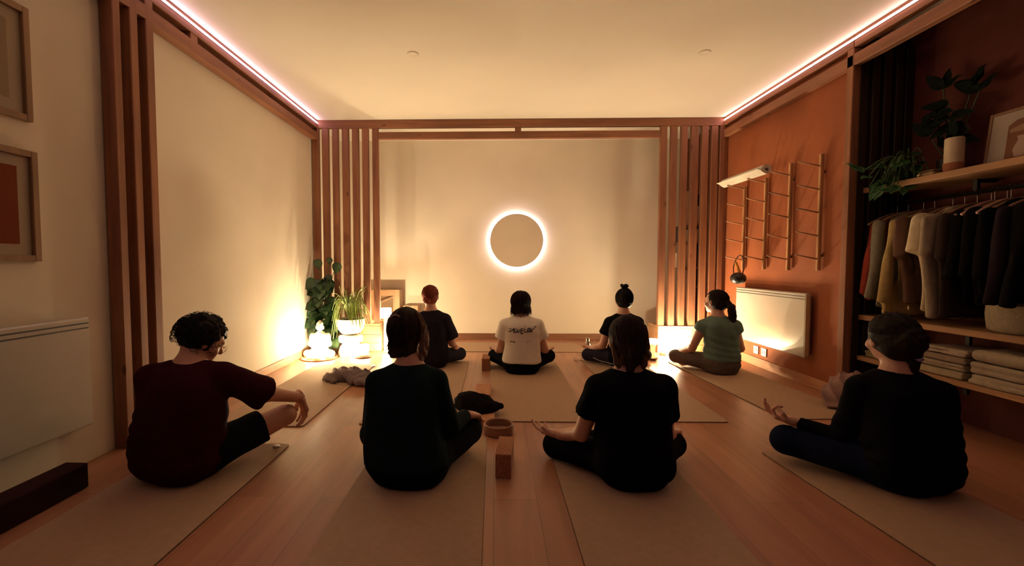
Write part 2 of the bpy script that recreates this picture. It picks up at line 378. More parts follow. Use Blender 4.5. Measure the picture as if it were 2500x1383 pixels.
# ---------------------------------------------------------------- mats
mat_sand = mat('yoga_mat_rubber', (.43, .275, .165), .85, noise_amt=.05, noise_scale=30, bump=.25, bump_scale=700)
mat_edge = mat('yoga_mat_underside', (.10, .075, .05), .8)
def yoga_mat(label, x0, y0, x1, y1, z=.001, rz=0, th=.0055, group='sand-coloured yoga mats on the floor'):
    cx, cy = (x0+x1)/2, (y0+y1)/2; w, l = (x1-x0)/2, (y1-y0)/2
    t = tag(empty('yoga_mat', (cx, cy, z), rz), label, 'yoga mat', group)
    def slab(z0, z1, s):
        bm = bmesh.new(); r = .03; pts = []
        for (sx, sy, a0) in ((1, 1, 0), (-1, 1, 90), (-1, -1, 180), (1, -1, 270)):
            for k in range(6):
                a = math.radians(a0 + k*18); pts.append((sx*(w-s-r) + r*math.cos(a), sy*(l-s-r) + r*math.sin(a)))
        lo = [bm.verts.new((x, y, z0)) for x, y in pts]; hi = [bm.verts.new((x, y, z1)) for x, y in pts]
        bm.faces.new(hi); bm.faces.new(lo[::-1]); n = len(pts)
        for k in range(n): bm.faces.new((lo[k], lo[(k+1) % n], hi[(k+1) % n], hi[k]))
        return bm
    obj('underside', slab(0, th*.45, 0), mat_edge, t)
    obj('top_surface', slab(th*.45, th, .0015), mat_sand, t)
    return t
yoga_mat('yoga mat under the person in the maroon T-shirt, tiny pebble at its corner', -1.80, .62, -1.175, 2.445)
mL = yoga_mat('empty yoga mat beside the lit left wall with a crumpled sweater on it', -1.845, 2.715, -1.225, 4.445)
yoga_mat('yoga mat under the person in the dark green top', -.665, .75, -.04, 2.575)
yoga_mat('yoga mat under the person in the black T-shirt with plum hair', .315, .62, .93, 2.45)
yoga_mat('yoga mat under the person in jeans by the wardrobe', 1.53, .60, 2.15, 2.43, rz=.05)
yoga_mat('yoga mat under the red-haired person, behind the dark garment', -.885, 2.765, -.262, 4.59)
yoga_mat('yoga mat under the person in the sand-coloured shirt, in the middle of the room', -.035, 2.835, .655, 4.66)
yoga_mat('yoga mat under the person with the topknot', .95, 2.855, 1.555, 4.68)
yoga_mat('yoga mat under the person in the teal top, beside the heater wall', 1.90, 2.93, 2.50, 4.66, rz=.06)
yoga_mat('yoga mat laid crossways along the foot of the back wall', -.50, 5.115, 1.33, 5.73)
tag(obj('mat_label', boxes(((-.024, -.035, 0), (.024, .035, .0008))), mat('label_white', (.75, .72, .65), .6), mL, loc=(.30, .80, .0055)), 'small white label')
bm = bmesh.new(); lathe(bm, [(0, .010), (.012, .008), (.017, .003), (.014, 0), (0, 0)], seg=14, sx=1.3)
tag(obj('pebble', bm, mat('pebble_white', (.7, .66, .6), .4), smooth=True, loc=(-1.235, 2.40, .0068)), 'tiny pale pebble on the corner of the mat nearest the left wall', 'pebble')

# ---------------------------------------------------------------- blocks, bowl, garment
cork = mat('cork_block', (.33, .13, .055), .85, noise_amt=.30, noise_scale=90, bump=.3, bump_scale=200)
cork_lt = mat('pine_block', (.46, .20, .09), .7, noise_amt=.15, noise_scale=25, stretch=(1, .2, 1))
def block(label, c, size, rz=0, m=None, up=0.0):
    bm = bmesh.new(); x, y, z = size; box(bm, (-x/2, -y/2, 0), (x/2, y/2, z), .004, 2)
    o = obj('yoga_block', bm, m or cork, loc=(c[0], c[1], up)); o.rotation_euler = (0, 0, rz); return tag(o, label, 'yoga block')
block('brown cork yoga block standing on its side in front, near the round tray', (.058, 2.19, 0), (.078, .228, .120), rz=-.10)
block('brown cork yoga block standing left of the sand-coloured shirt', (-.076, 4.32, 0), (.078, .225, .12), rz=-.02)
block('flat reddish wooden block half hidden behind the dark garment', (-.085, 3.44, 0), (.125, .30, .045), m=cork_lt)
block('flat reddish wooden block between dark garment and round tray', (-.048, 2.845, 0), (.11, .20, .045), m=cork_lt)

def soft_lump(name, label, cat, m, c, blobs, cones=(), h=.006, amp=.008, f=55, seed=1, floor_z=.0075, drag=1.0):
    c = np.array(c, float); pts = np.array([b[0] for b in blobs] + [q[0] for q in cones] + [q[1] for q in cones]) + c; R = max([max(b[1]) for b in blobs] + [.05])
    F = Field(pts.min(0) - R - .02, pts.max(0) + R + .02, h)
    for p, r in blobs: F.ell(np.array(p) + c, r, k=.02)
    for a, b, ra, rb in cones: F.cone(np.array(a) + c, np.array(b) + c, ra, rb, k=.012)
    rs = random.Random(seed); A = [rs.uniform(0, 6) for _ in range(4)]
    F.disp(lambda x, y, z: amp*(np.abs(np.sin(f*(x-c[0])*.6 + 2.5*np.sin(f*.35*(y-c[1]) + A[0]) + f*.5*(z-c[2]) + A[1])) - .5) + amp*.7*(np.abs(np.sin(f*.7*(y-c[1]) + 3*np.sin(f*.3*(x-c[0]) + A[2]) + A[3])) - .5))
    F.cut(lambda x, y, z: floor_z - z)
    o = field_obj(name, [F], m, None, c, relax=1); o.location = tuple(c)
    return tag(o, label, cat)
def lumps():
    soft_lump('folded_garment', 'black furry garment lying in a heap between the mats', 'garment', mat('black_fleece', (.006, .0035, .004), .95, noise_amt=.4, noise_scale=60, bump=.5, bump_scale=220, spec=.05), (-.115, 3.00, 0),
        [((-.01, 0, .05), (.14, .16, .080)), ((-.06, .02, .075), (.105, .12, .070)), ((.07, -.04, .04), (.09, .10, .06))], [((.10, -.01, .05), (.165, -.03, .06), .032, .026), ((.09, .03, .05), (.15, .01, .055), .03, .02)], seed=2, floor_z=.046, amp=.006)
    soft_lump('crumpled_sweater', 'crumpled grey-mauve sweater on the empty mat near the pedestal', 'sweater', mat('mauve_knit', (.22, .165, .155), .9, noise_amt=.15, noise_scale=50, bump=.4, bump_scale=260), (-1.235, 3.80, 0),
        [((-.13, .03, .05), (.12, .10, .062)), ((-.02, .03, .045), (.13, .11, .062)), ((.09, -.05, .04), (.12, .11, .052)), ((-.22, .03, .03), (.09, .07, .03)), ((.17, -.12, .03), (.10, .08, .035))],
        [((-.2, .12, .05), (-.02, .10, .085), .025, .03), ((.02, .10, .06), (.10, .09, .06), .025, .022), ((.0, -.1, .03), (.15, -.18, .03), .04, .03), ((-.28, .0, .02), (-.15, -.09, .03), .025, .03)], seed=6, amp=.020, f=48, floor_z=.0075)
    soft_lump('crumpled_blanket', 'crumpled pale pink cloth heaped at the foot of the wardrobe post', 'cloth', mat('pink_cloth', (.30, .17, .14), .9, noise_amt=.1, bump=.3, bump_scale=160), (2.575, 3.17, 0),
        [((0, 0, .12), (.14, .12, .14)), ((-.06, .02, .08), (.11, .10, .10)), ((.08, -.01, .15), (.11, .10, .12)), ((-.10, -.02, .03), (.08, .07, .035)), ((.02, -.14, .05), (.12, .09, .06))],
        [((-.12, 0, .10), (0, -.08, .16), .03, .03), ((-.05, .05, .17), (.12, 0, .20), .03, .03)], seed=9, amp=.020, f=42, floor_z=.002)

# tray of keys
def round_tray():
    t = tag(empty('round_tray', (.030, 2.655, .001)), 'round wooden tray with upright rim holding keys', 'tray')
    bm = bmesh.new(); lathe(bm, [(0, .0), (.088, 0), (.093, .006), (.095, .055), (.092, .060), (.084, .060), (.080, .056), (.079, .016), (0, .014)], seg=48)
    auto_smooth(obj('tray_body', bm, wood('tray_wood', (.34, .17, .10), 'X', knots=False), t))
    k = tag(empty('key_bunch', (.030, 2.655, .0155)), 'small bunch of keys lying in the round tray', 'keys')
    brass = mat('key_brass', (.55, .45, .30), .3, 1)
    bm = bmesh.new(); tube(bm, [(.014*math.cos(a*PI/10)-.01, .014*math.sin(a*PI/10), .0015) for a in range(21)], .0014, 6); obj('key_ring', bm, mat('key_steel', (.2, .18, .16), .3, 1), k, smooth=True)
    for a, m in ((.4, brass), (1.5, brass), (2.7, mat('key_tag_white', (.8, .78, .7), .5))):
        bm = bmesh.new(); lathe(bm, [(.003, 0), (.010, 0), (.010, .002), (.003, .002), (.003, 0)], (.028*math.cos(a)-.01, .028*math.sin(a), .001 + a*.001), seg=14)
        tube(bm, [(.037*math.cos(a)-.01, .037*math.sin(a), .002 + a*.001), (.058*math.cos(a)-.01, .058*math.sin(a), .002 + a*.001)], .0024, 4); obj('key', bm, m, k)
round_tray()

# ---------------------------------------------------------------- candles
def candle_light(parent, z, watts):
    l = bpy.data.lights.new('candle_light', 'POINT'); l.energy = watts; l.color = CANDLE_RGB; l.shadow_soft_size = .012
    o = bpy.data.objects.new('candle_light', l); COL.objects.link(o); o.parent = parent; o.location = (0, 0, z)
flame_m = emission('flame', (1, .80, .45), 60)
wax = mat('candle_wax', (.88, .80, .66), .5, noise_amt=.03); wax.node_tree.nodes['Principled BSDF'].inputs['Subsurface Weight'].default_value = .0
frost = glassy('frosted_glass', (1, .97, .9), .8, .3, milky=.30)
clear = glassy('clear_glass', (1, .99, .97), .9, .05, milky=.06)
def flame(t, z, s=1.0):
    bm = bmesh.new(); lathe(bm, [(0, z), (.0045*s, z+.005*s), (.0055*s, z+.010*s), (.0035*s, z+.018*s), (0, z+.028*s)], seg=10); obj('flame', bm, flame_m, t, smooth=True)
    bm = bmesh.new(); tube(bm, [(0, 0, z-.006), (0, 0, z+.003)], .0009, 5); obj('wick', bm, mat('wick', (.02, .02, .02), .9), t)
def jar_candle(name, label, x, y, z, r=.042, h=.09, glass=None, fill=.35, watts=None, flare=0.0, group=None):
    t = tag(empty(name, (x, y, z + .0005)), label, 'candle', group)
    bm = bmesh.new(); w = .003
    lathe(bm, [(0, 0), (r*.94, 0), (r, .006), (r*(1+flare), h), (r*(1+flare)-w, h), (r-w, .008), (0, .006)], seg=32); auto_smooth(obj('glass_jar', bm, glass or frost, t), 60)
    hh = max(.012, h*fill); bm = bmesh.new(); lathe(bm, [(0, .0065), (r-w-.002, .0085), (r-w-.002, hh), (0, hh-.001)], seg=28); obj('wax', bm, wax, t)
    flame(t, hh + .005, 1.0); candle_light(t, hh + .042, CANDLE_W if watts is None else watts)
    return t
def candles():
    # round wooden tray with the seated glass figure and its candles
    t = tag(empty('candle_tray', (-1.935, 4.74, .001)), 'round wooden tray on the floor carrying the seated figure and candles', 'tray')
    bm = bmesh.new(); lathe(bm, [(0, 0), (.185, 0), (.192, .004), (.192, .012), (.184, .013), (.180, .009), (0, .009)], seg=64); auto_smooth(obj('tray_body', bm, pine_x, t))
    jar_candle('glass_candle', 'candle in a frosted glass in front of the seated figure, leftmost on its tray', -1.985, 4.625, .0105, .036, .075, watts=CANDLE_W*.62)
    jar_candle('glass_candle', 'wide frosted glass candle at the middle of the seated figure\'s tray', -1.905, 4.605, .0105, .045, .085, watts=CANDLE_W*.68)
    jar_candle('glass_candle', 'candle in a frosted glass on the tray side nearest the pedestal', -1.815, 4.655, .0105, .036, .095, watts=CANDLE_W*.8)
    # candle on its plate beside the pedestal
    t = tag(empty('candle_plate', (-1.462, 4.79, .001)), 'small dark plate under the glass candle by the white pedestal', 'plate')
    bm = bmesh.new(); lathe(bm, [(0, 0), (.070, 0), (.086, .006), (.084, .009), (.068, .004), (0, .004)], seg=40); auto_smooth(obj('plate_body', bm, wood('plate_wood', (.28, .13, .07), 'X', knots=False), t))
    jar_candle('glass_candle', 'large flared glass candle on a small plate beside the white pedestal', -1.462, 4.79, .0055, .058, .135, fill=.30, flare=.16, watts=CANDLE_W*1.2)
    # tall white cylinder stand with candle
    t = tag(empty('pedestal', (-1.300, 5.26, .001)), 'tall white cylindrical stand with a candle, right of the plank box', 'pedestal')
    bm = bmesh.new(); lathe(bm, [(0, 0), (.048, 0), (.052, .004), (.052, .375), (.048, .379), (0, .379)], seg=40); auto_smooth(obj('stand_body', bm, mat('white_plaster', (.82, .78, .70), .6, noise_amt=.02), t))
    jar_candle('glass_candle', 'wide bright glass candle on top of the tall white stand', -1.318, 5.25, .3805, .068, .125, fill=.18, watts=CANDLE_W*1.6)
    jar_candle('tea_light', 'small glass tea light on the floor below the tall white stand', -1.262, 5.06, .001, .030, .045, watts=CANDLE_W*.45)
    # right-hand cluster
    for x, y, r, h, w, lab in ((1.965, 5.01, .050, .110, 1.2, 'leftmost glass candle in front of the far right plank box'), (2.075, 5.04, .046, .16, 1.2, 'tall glass candle second from the left before the far right plank box'),
                       (2.165, 4.99, .044, .10, 1.1, 'low glass candle near the middle of the cluster by the far right box'), (2.245, 5.05, .040, .13, .9, 'glass candle of the right cluster nearest the terracotta wall'), (2.045, 4.93, .026, .035, .35, 'tiny glass tea light in front of the right candle cluster')):
        jar_candle('glass_candle' if h > .05 else 'tea_light', lab, x, y, .001, r, h, watts=CANDLE_W*w)
    # stemmed holder
    t = tag(empty('candle_holder', (1.735, 4.74, .024)), 'amber stemmed glass candle holder by the topknotted person', 'candle holder')
    bm = bmesh.new(); lathe(bm, [(0, 0), (.036, 0), (.034, .012), (.022, .03), (.024, .09), (.026, .12), (.030, .135), (0, .135)], seg=28); auto_smooth(obj('stem', bm, glassy('amber_glass', (1, .72, .38), .85, .1, milky=.35), t), 50)
    bm = bmesh.new(); lathe(bm, [(0, .1355), (.030, .1355), (.046, .155), (.049, .205), (.046, .205), (.043, .157), (.028, .140), (0, .140)], seg=28); auto_smooth(obj('cup', bm, frost, t), 50)
    bm = bmesh.new(); lathe(bm, [(0, .1405), (.026, .142), (.038, .156), (0, .157)], seg=24); obj('wax', bm, wax, t)
    flame(t, .162); candle_light(t, .20, CANDLE_W*.6)
    t = tag(empty('wooden_dish', (1.735, 4.74, .001)), 'small dark wooden dish under the amber candle holder', 'dish')
    bm = bmesh.new(); lathe(bm, [(0, 0), (.040, 0), (.056, .018), (.060, .026), (.055, .026), (.040, .0225), (0, .0225)], seg=32); auto_smooth(obj('dish_body', bm, wood('dish_wood', (.20, .11, .06), 'X', knots=False), t))
candles()

# metal bottle and folded spectacles on the floor
def bottle():
    t = tag(empty('water_bottle', (1.068, 4.93, .001)), 'slim shiny metal water bottle standing left of the topknotted person', 'bottle')
    bm = bmesh.new(); lathe(bm, [(0, 0), (.030, 0), (.033, .006), (.033, .135), (.026, .155), (.019, .165), (0, .165)], seg=28); auto_smooth(obj('bottle_body', bm, mat('bottle_steel', (.45, .38, .33), .2, 1), t), 50)
    bm = bmesh.new(); lathe(bm, [(0, .1655), (.022, .1655), (.022, .200), (.019, .205), (0, .205)], seg=24); auto_smooth(obj('cap', bm, mat('bottle_cap', (.35, .28, .22), .25, 1), t), 50)
    t = tag(empty('spectacles', (.915, 4.62, .001)), 'folded spectacles lying on the floor between two mats', 'glasses')
    sm = mat('spectacle_frame', (.25, .08, .04), .3)
    for s in (-1, 1):
        bm = bmesh.new(); tube(bm, [(s*.035 + .024*math.cos(a*PI/8), 0, .021 + .018*math.sin(a*PI/8)) for a in range(17)], .0018, 6, cap=False); obj('rim', bm, sm, t, smooth=True)
        bm = bmesh.new(); tube(bm, [(s*.060, .002, .026), (s*.052, .03, .012), (-s*.045, .034 + s*.004, .004)], .0018, 6); obj('temple', bm, sm, t, smooth=True)
bottle()

# ---------------------------------------------------------------- seated glass figure
def figure():
    c = np.array((-1.945, 4.79, .0105)); F = Field(c + (-.19, -.13, -.02), c + (.19, .13, .42), .005)
    q = lambda x, y, z: c + (x, y, z)
    F.loft([(c[2]+.02, c[0], c[1], .10, .07), (c[2]+.10, c[0], c[1], .082, .055), (c[2]+.16, c[0], c[1], .082, .05), (c[2]+.22, c[0], c[1], .088, .05), (c[2]+.26, c[0], c[1], .06, .04), (c[2]+.285, c[0], c[1], .026, .026)], k=.01, rnd=.01)
    for s in (-1, 1):
        F.cone(q(s*.05, 0, .04), q(s*.135, -.035, .038), .046, .040, k=.02); F.cone(q(s*.135, -.035, .036), q(-s*.02, -.085, .028), .036, .024, k=.015)
        F.cone(q(s*.085, 0, .235), q(s*.105, -.01, .14), .030, .026, k=.012); F.cone(q(s*.105, -.01, .14), q(s*.012, -.075, .085), .025, .018, k=.012)
        F.ell(q(s*.040, -.002, .325), (.007, .010, .022), k=.005)
    F.cone(q(0, 0, .27), q(0, -.004, .30), .024, .024, k=.01)
    F.ell(q(0, -.006, .335), (.037, .040, .048), k=.008); F.cone(q(0, -.046, .338), q(0, -.052, .325), .004, .006, k=.005)
    F.ell(q(0, 0, .365), (.036, .038, .030), k=.004, disp=lambda u, v, w: .0015*np.sin(260*u)*np.sin(260*w)); F.ell(q(0, .002, .392), (.016, .017, .014), k=.006)
    F.ell(q(0, -.06, .085), (.03, .02, .012), k=.01)
    F.disp(lambda x, y, z: .0016*np.sin(150*(z-c[2]) + 40*(x-c[0])**2*30)*(z < c[2]+.24))
    F.cut(lambda x, y, z: c[2] + .0005 - z)
    o = field_obj('seated_figure', [F], mat('milky_glass_figure', (.80, .74, .62), .35, noise_amt=.04, coat=.4), None, c, relax=1); o.location = tuple(c)
    tag(o, 'pale cross-legged meditating statue on the round candle tray', 'statue')

# ---------------------------------------------------------------- pedestal, pot, spider plant
def pedestal():
    t = tag(empty('pedestal', (-1.645, 4.93, .001)), 'white hourglass-shaped pedestal that carries the potted spider plant', 'pedestal')
    bm = bmesh.new(); lathe(bm, [(0, 0), (.140, 0), (.143, .008), (.138, .05), (.118, .10), (.095, .128), (.088, .135), (.105, .143), (.128, .155), (.134, .160), (.134, .222), (.130, .226), (.085, .236), (0, .236)], seg=56)
    auto_smooth(obj('pedestal_body', bm, mat('white_plaster', (.82, .78, .70), .6), t), 40)
    t = tag(empty('spider_plant', (-1.645, 4.93, .2385)), 'spider plant with arching striped leaves in a rounded white bowl on the pedestal', 'plant')
    bm = bmesh.new(); lathe(bm, [(0, 0), (.07, 0), (.105, .02), (.14, .065), (.158, .12), (.162, .180), (.156, .183), (.150, .178), (.146, .12), (.12, .07), (0, .05)], seg=56)
    auto_smooth(obj('pot', bm, mat('white_ceramic', (.80, .77, .70), .35, noise_amt=.02), t), 50)
    bm = bmesh.new(); lathe(bm, [(0, .165), (.147, .160), (.12, .10), (0, .08)], seg=32); obj('soil', bm, mat('soil', (.02, .014, .01), .95, noise_amt=.5, noise_scale=80, bump=1, bump_scale=90), t)
    rs = random.Random(4)
    g1 = mat('spider_leaf_green', (.14, .26, .045), .45, noise_amt=.25); g2 = mat('spider_leaf_pale', (.62, .66, .26), .45, noise_amt=.1)
    def leaf(a, R, apex, end, w):
        bm = bmesh.new(); bm2 = bmesh.new(); n = 14; d = Vector((math.cos(a), math.sin(a), 0)); s = Vector((-d.y, d.x, 0)); ph = rs.uniform(0, 6)
        P = []
        for k in range(n+1):
            u = k/n; z = .165 + 4*apex*u*(1-u)*(1.15-.3*u) + end*u*u; r = .012 + R*(u**.8); P.append(d*r + Vector((0, 0, z)) + s*.018*math.sin(2.6*u + ph))
        rows, mid = [], []
        for k, q in enumerate(P):
            u = k/n; tg = (P[min(k+1, n)] - P[max(k-1, 0)]).normalized(); nn = tg.cross(s).normalized(); ww = w*(.6 + .4*math.sin(PI*min(1, u*1.2)*.7))*(1 - u**4*.93)
            rows.append([bm.verts.new(q + s*ww*e + nn*.003*abs(e)) for e in (-1, -.38, .38, 1)])
            mid.append([bm2.verts.new(q + s*ww*e - nn*.0012) for e in (-.5, .5)] + [bm2.verts.new(q + s*ww*e + nn*.0012) for e in (.5, -.5)])
        for a_, b_ in zip(rows, rows[1:]):
            for j in range(3): bm.faces.new((a_[j], a_[j+1], b_[j+1], b_[j]))
        for a_, b_ in zip(mid, mid[1:]):
            for j in range(4): bm2.faces.new((a_[j], a_[(j+1) % 4], b_[(j+1) % 4], b_[j]))
        o = obj('leaf', bm, g1, t, smooth=True, recalc=False); obj('stripe', bm2, g2, o, smooth=True)
    for i in range(98):
        a = rs.uniform(0, 2*PI); k = rs.random()
        if k < .30: R, apex, end = rs.uniform(.05, .19), rs.uniform(.12, .20), rs.uniform(.16, .40)
        elif k < .6: R, apex, end = rs.uniform(.15, .25), rs.uniform(.17, .28), rs.uniform(-.02, .14)
        else: R, apex, end = rs.uniform(.17, .24), rs.uniform(.17, .28), rs.uniform(-.20, -.02)
        if math.sin(a) > .35 and R > .16: R = .16 + (R-.16)*.2; end = max(end, .05)
        if math.cos(a) < -.5 and R > .20: R = .20
        leaf(a, R, apex, end, rs.uniform(.005, .0085))
pedestal()

# monstera-like climber in the corner
def leafy(name, label, c, leaves, stems, pot, mat_leaf, mat_vein, seed):
    t = tag(empty(name, c), label, 'plant')
    if pot:
        bm = bmesh.new(); lathe(bm, [(0, 0), (pot[0]*.8, 0), (pot[0], pot[1]), (pot[0]-.008, pot[1]), (pot[0]*.75, .02), (0, .02)], seg=32)
        auto_smooth(obj('pot', bm, pot[2], t))
        bm = bmesh.new(); lathe(bm, [(0, pot[1]-.015), (pot[0]-.012, pot[1]-.02), (0, pot[1]-.05)], seg=24); obj('soil', bm, mat('soil'), t)
    bm = bmesh.new()
    for s in stems: tube(bm, smooth_pts(s, 5), .004, 6)
    obj('stems', bm, mat('stem_green', (.06, .10, .03), .6), t, smooth=True)
    for (p, d, up, L, w) in leaves:
        p = Vector(p); d = Vector(d).normalized(); n = Vector(up); n = (n - d*n.dot(d)).normalized(); s = d.cross(n)
        bm = bmesh.new(); bv = bmesh.new(); N = 10; rows = []
        for k in range(N+1):
            u = k/N; ww = w*math.sin(PI*min(1, u**.72))**.85*(1 - .0*u) + .0008; q = p + d*L*u - n*(L*.25*u*u)
            rows.append([bm.verts.new(q + s*ww*e + n*(.10*ww*abs(e) + .006*math.sin(9*u)*abs(e))) for e in (-1, -.75, -.4, -.05, .05, .4, .75, 1)])
        for k, (a_, b_) in enumerate(zip(rows, rows[1:])):
            for j in range(7):
                bm.faces.new((a_[j], a_[j+1], b_[j+1], b_[j]))
        o = obj('leaf', bm, mat_leaf, t, smooth=True, recalc=False)
        for k in range(2, 9):
            u = k/N
            for e in (-1, 1):
                ww = w*math.sin(PI*min(1, (u+.06)**.72))**.85*.82; a = p + d*L*u - n*(L*.25*u*u) + n*.0015; b = p + d*L*(u+.06) - n*(L*.25*(u+.06)**2) + s*ww*e + n*(.08*ww + .0035)
                m_ = (a + b)/2 - d*.004 + n*.001; h = .0028*L/.1
                vs = [bv.verts.new(v) for v in (a - d*h*.6, m_ - d*h, b, m_ + d*h, a + d*h*.6)]; bv.faces.new(vs)
        obj('veins', bv, mat_vein, o, recalc=False)
def climbers():
    lf = mat('dark_leaf', (.018, .055, .020), .35, noise_amt=.35, noise_scale=30, spec=.6); vn = mat('leaf_vein', (.10, .16, .06), .4)
    rs = random.Random(12); lv = []; st = []
    for i in range(5): st.append([(0, 0, .17), (rs.uniform(-.05, .05), rs.uniform(-.03, .03), .45), (rs.uniform(-.1, .12), rs.uniform(-.05, .05), rs.uniform(.7, .92))])
    heads = [(-.075, 0, 1.06, .125), (.17, -.03, 1.02, .135), (.055, .02, 1.08, .09)]
    for x, y, z, L in heads:
        st.append([(0, 0, .5), (x*.4, y, .8), (x, y, z+.04)]); lv.append(((x, y, z+.045), (rs.uniform(-.15, .15), -.25, -1), (rs.uniform(-.2, .2), -1, .15), L, L*.40))
    for i in range(74):
        z = rs.uniform(.16, .93); hw = .155 if z < .72 else .11; x = rs.uniform(-hw, hw) + (.02 if z < .4 else 0); y = rs.uniform(-.14, .05) - .02
        if z < .34 and x < .0: z += .15
        L = rs.uniform(.11, .17); lv.append(((x*.75, y*.6, z), (max(-1, min(.25, x*5 + rs.uniform(-.5, .5))), -.5 + rs.uniform(-.4, .2), rs.uniform(-1.1, .1)), (rs.uniform(-.4, .4), -1, .45), L, L*rs.uniform(.36, .46)))
    leafy('potted_climber', 'tall dark green climbing plant with patterned leaves in the left corner', (-1.975, 5.018, .001), lv, st, (.09, .19, mat('climber_pot', (.50, .40, .28), .7)), lf, vn, 1)
climbers()

# open wooden crate and small box behind the left screen
def crates():
    t = tag(empty('wooden_crate', (-1.455, 5.85, .001)), 'open-fronted wooden crate against the back wall right of the left screen', 'crate')
    m = wood('crate_wood', (.42, .25, .13), 'Z'); mx_ = wood('crate_wood_x', (.42, .25, .13), 'X')
    for x in (-.20, .112): obj('side_board', boxes(((x, -.10, 0), (x+.085, .13, .70))), m, t)
    for z in (.0, .62): obj('cross_board', boxes(((-.114, -.10, z), (.111, .13, z+.08))), mx_, t)
    obj('back_board', boxes(((-.114, .11, .086), (.111, .128, .619))), mat('crate_back', (.30, .19, .11), .7), t)
    bm = bmesh.new(); tube(bm, [(-.112, -.06, .50), (.108, .0, .60)], .008, 4); obj('brace', bm, m, t)
    tag(obj('wooden_box', boxes(((-.11, -.09, 0), (.09, .09, .485)), bevel=.004), m, loc=(-1.11, 5.88, .001)), 'plain narrow wooden box behind the red-haired person', 'box')
crates()
# ---------------------------------------------------------------- mat rack on the terracotta wall
birch = wood('birch', (.50, .27, .12), 'Z', knots=False); birch_d = wood('birch_peg', (.46, .24, .11), 'X', knots=False)
poles = [(4.726, .985, 1.875), (4.364, .992, 1.890), (4.012, .990, 1.953), (3.645, .994, 1.946)]
names = ['mat rack pole farthest from the viewer, its top peg under the rolled mat', 'second mat rack pole from the corner, holding the rolled mat', 'third mat rack pole from the corner, all five pegs free', 'mat rack pole nearest the wardrobe, all five pegs free']
for (y, z0, z1), lab in zip(poles, names):
    t = tag(empty('mat_rack_pole', (XR-.0005, y, z0)), lab[0].upper() + lab[1:] if False else 'wooden ' + lab, 'mat rack')
    obj('pole', boxes(((-.042, -.013, 0), (-.012, .013, z1-z0)), bevel=.004), birch, t)
    for z in (z0 + .12, z1 - .15): obj('wall_fixing', boxes(((-.0119, -.009, z-z0-.01), (0, .009, z-z0+.01))), mat('fixing_steel', (.3, .28, .25), .4, 1), t)
    for z in (1.846, 1.657, 1.468, 1.278, 1.088):
        bm = bmesh.new(); tube(bm, [(-.041, 0, z-z0), (-.215, 0, z-z0+.036)], .0065, 10); obj('peg', bm, birch_d, t, smooth=True)
def rolled_mat():
    t = tag(empty('rolled_mat', (2.525, 4.56, 1.925)), 'pale rolled yoga mat resting on the top pegs of the rack', 'rolled mat')
    m = mat('rolled_mat_pale', (.62, .56, .44), .75); L0, L1 = -.44, .30
    bm = bmesh.new(); sp = []; n = 90
    for k in range(n+1):
        a = k/n*4.6*2*PI; r = .016 + .030*k/n; sp.append((r*math.cos(a), r*math.sin(a)))
    sp += [(sp[-1][0] - .02, sp[-1][1] + .020), (sp[-1][0] - .05, sp[-1][1] + .03)]
    A = [(bm.verts.new((x, L0, z)), bm.verts.new((x, L1, z))) for x, z in sp]
    for p, q in zip(A, A[1:]): bm.faces.new((p[0], p[1], q[1], q[0]))
    o = obj('mat_roll', bm, m, t); sol = o.modifiers.new('s', 'SOLIDIFY'); sol.thickness = .0045; sol.offset = 0
rolled_mat()
def hanging_bag():
    t = tag(empty('hanging_bag', (2.50, 4.50, .90)), 'small round black bag hanging from a low peg of the mat rack', 'bag')
    bm = bmesh.new(); bmesh.ops.create_uvsphere(bm, u_segments=28, v_segments=18, radius=.074, matrix=Matrix.Diagonal((1, 1.0, .82, 1))); obj('bag_body', bm, mat('black_leather', (.012, .011, .010), .35), t, smooth=True)
    bm = bmesh.new(); tube(bm, smooth_pts([(-.01, .06, .02), (-.01, .075, .10), (0, .06, .18), (.02, .02, .235), (.03, -.03, .20), (.02, -.06, .10), (0, -.062, .03)], 6), .006, 8); obj('strap', bm, mat('bag_strap', (.10, .04, .02), .6), t, smooth=True)
    bm = bmesh.new(); tube(bm, smooth_pts([(0, .05, .16), (0, .02, .12), (.01, -.01, .05)], 6), .013, 8); obj('cloth_loop', bm, mat('ochre_cloth', (.45, .20, .02), .8), t, smooth=True)
hanging_bag()

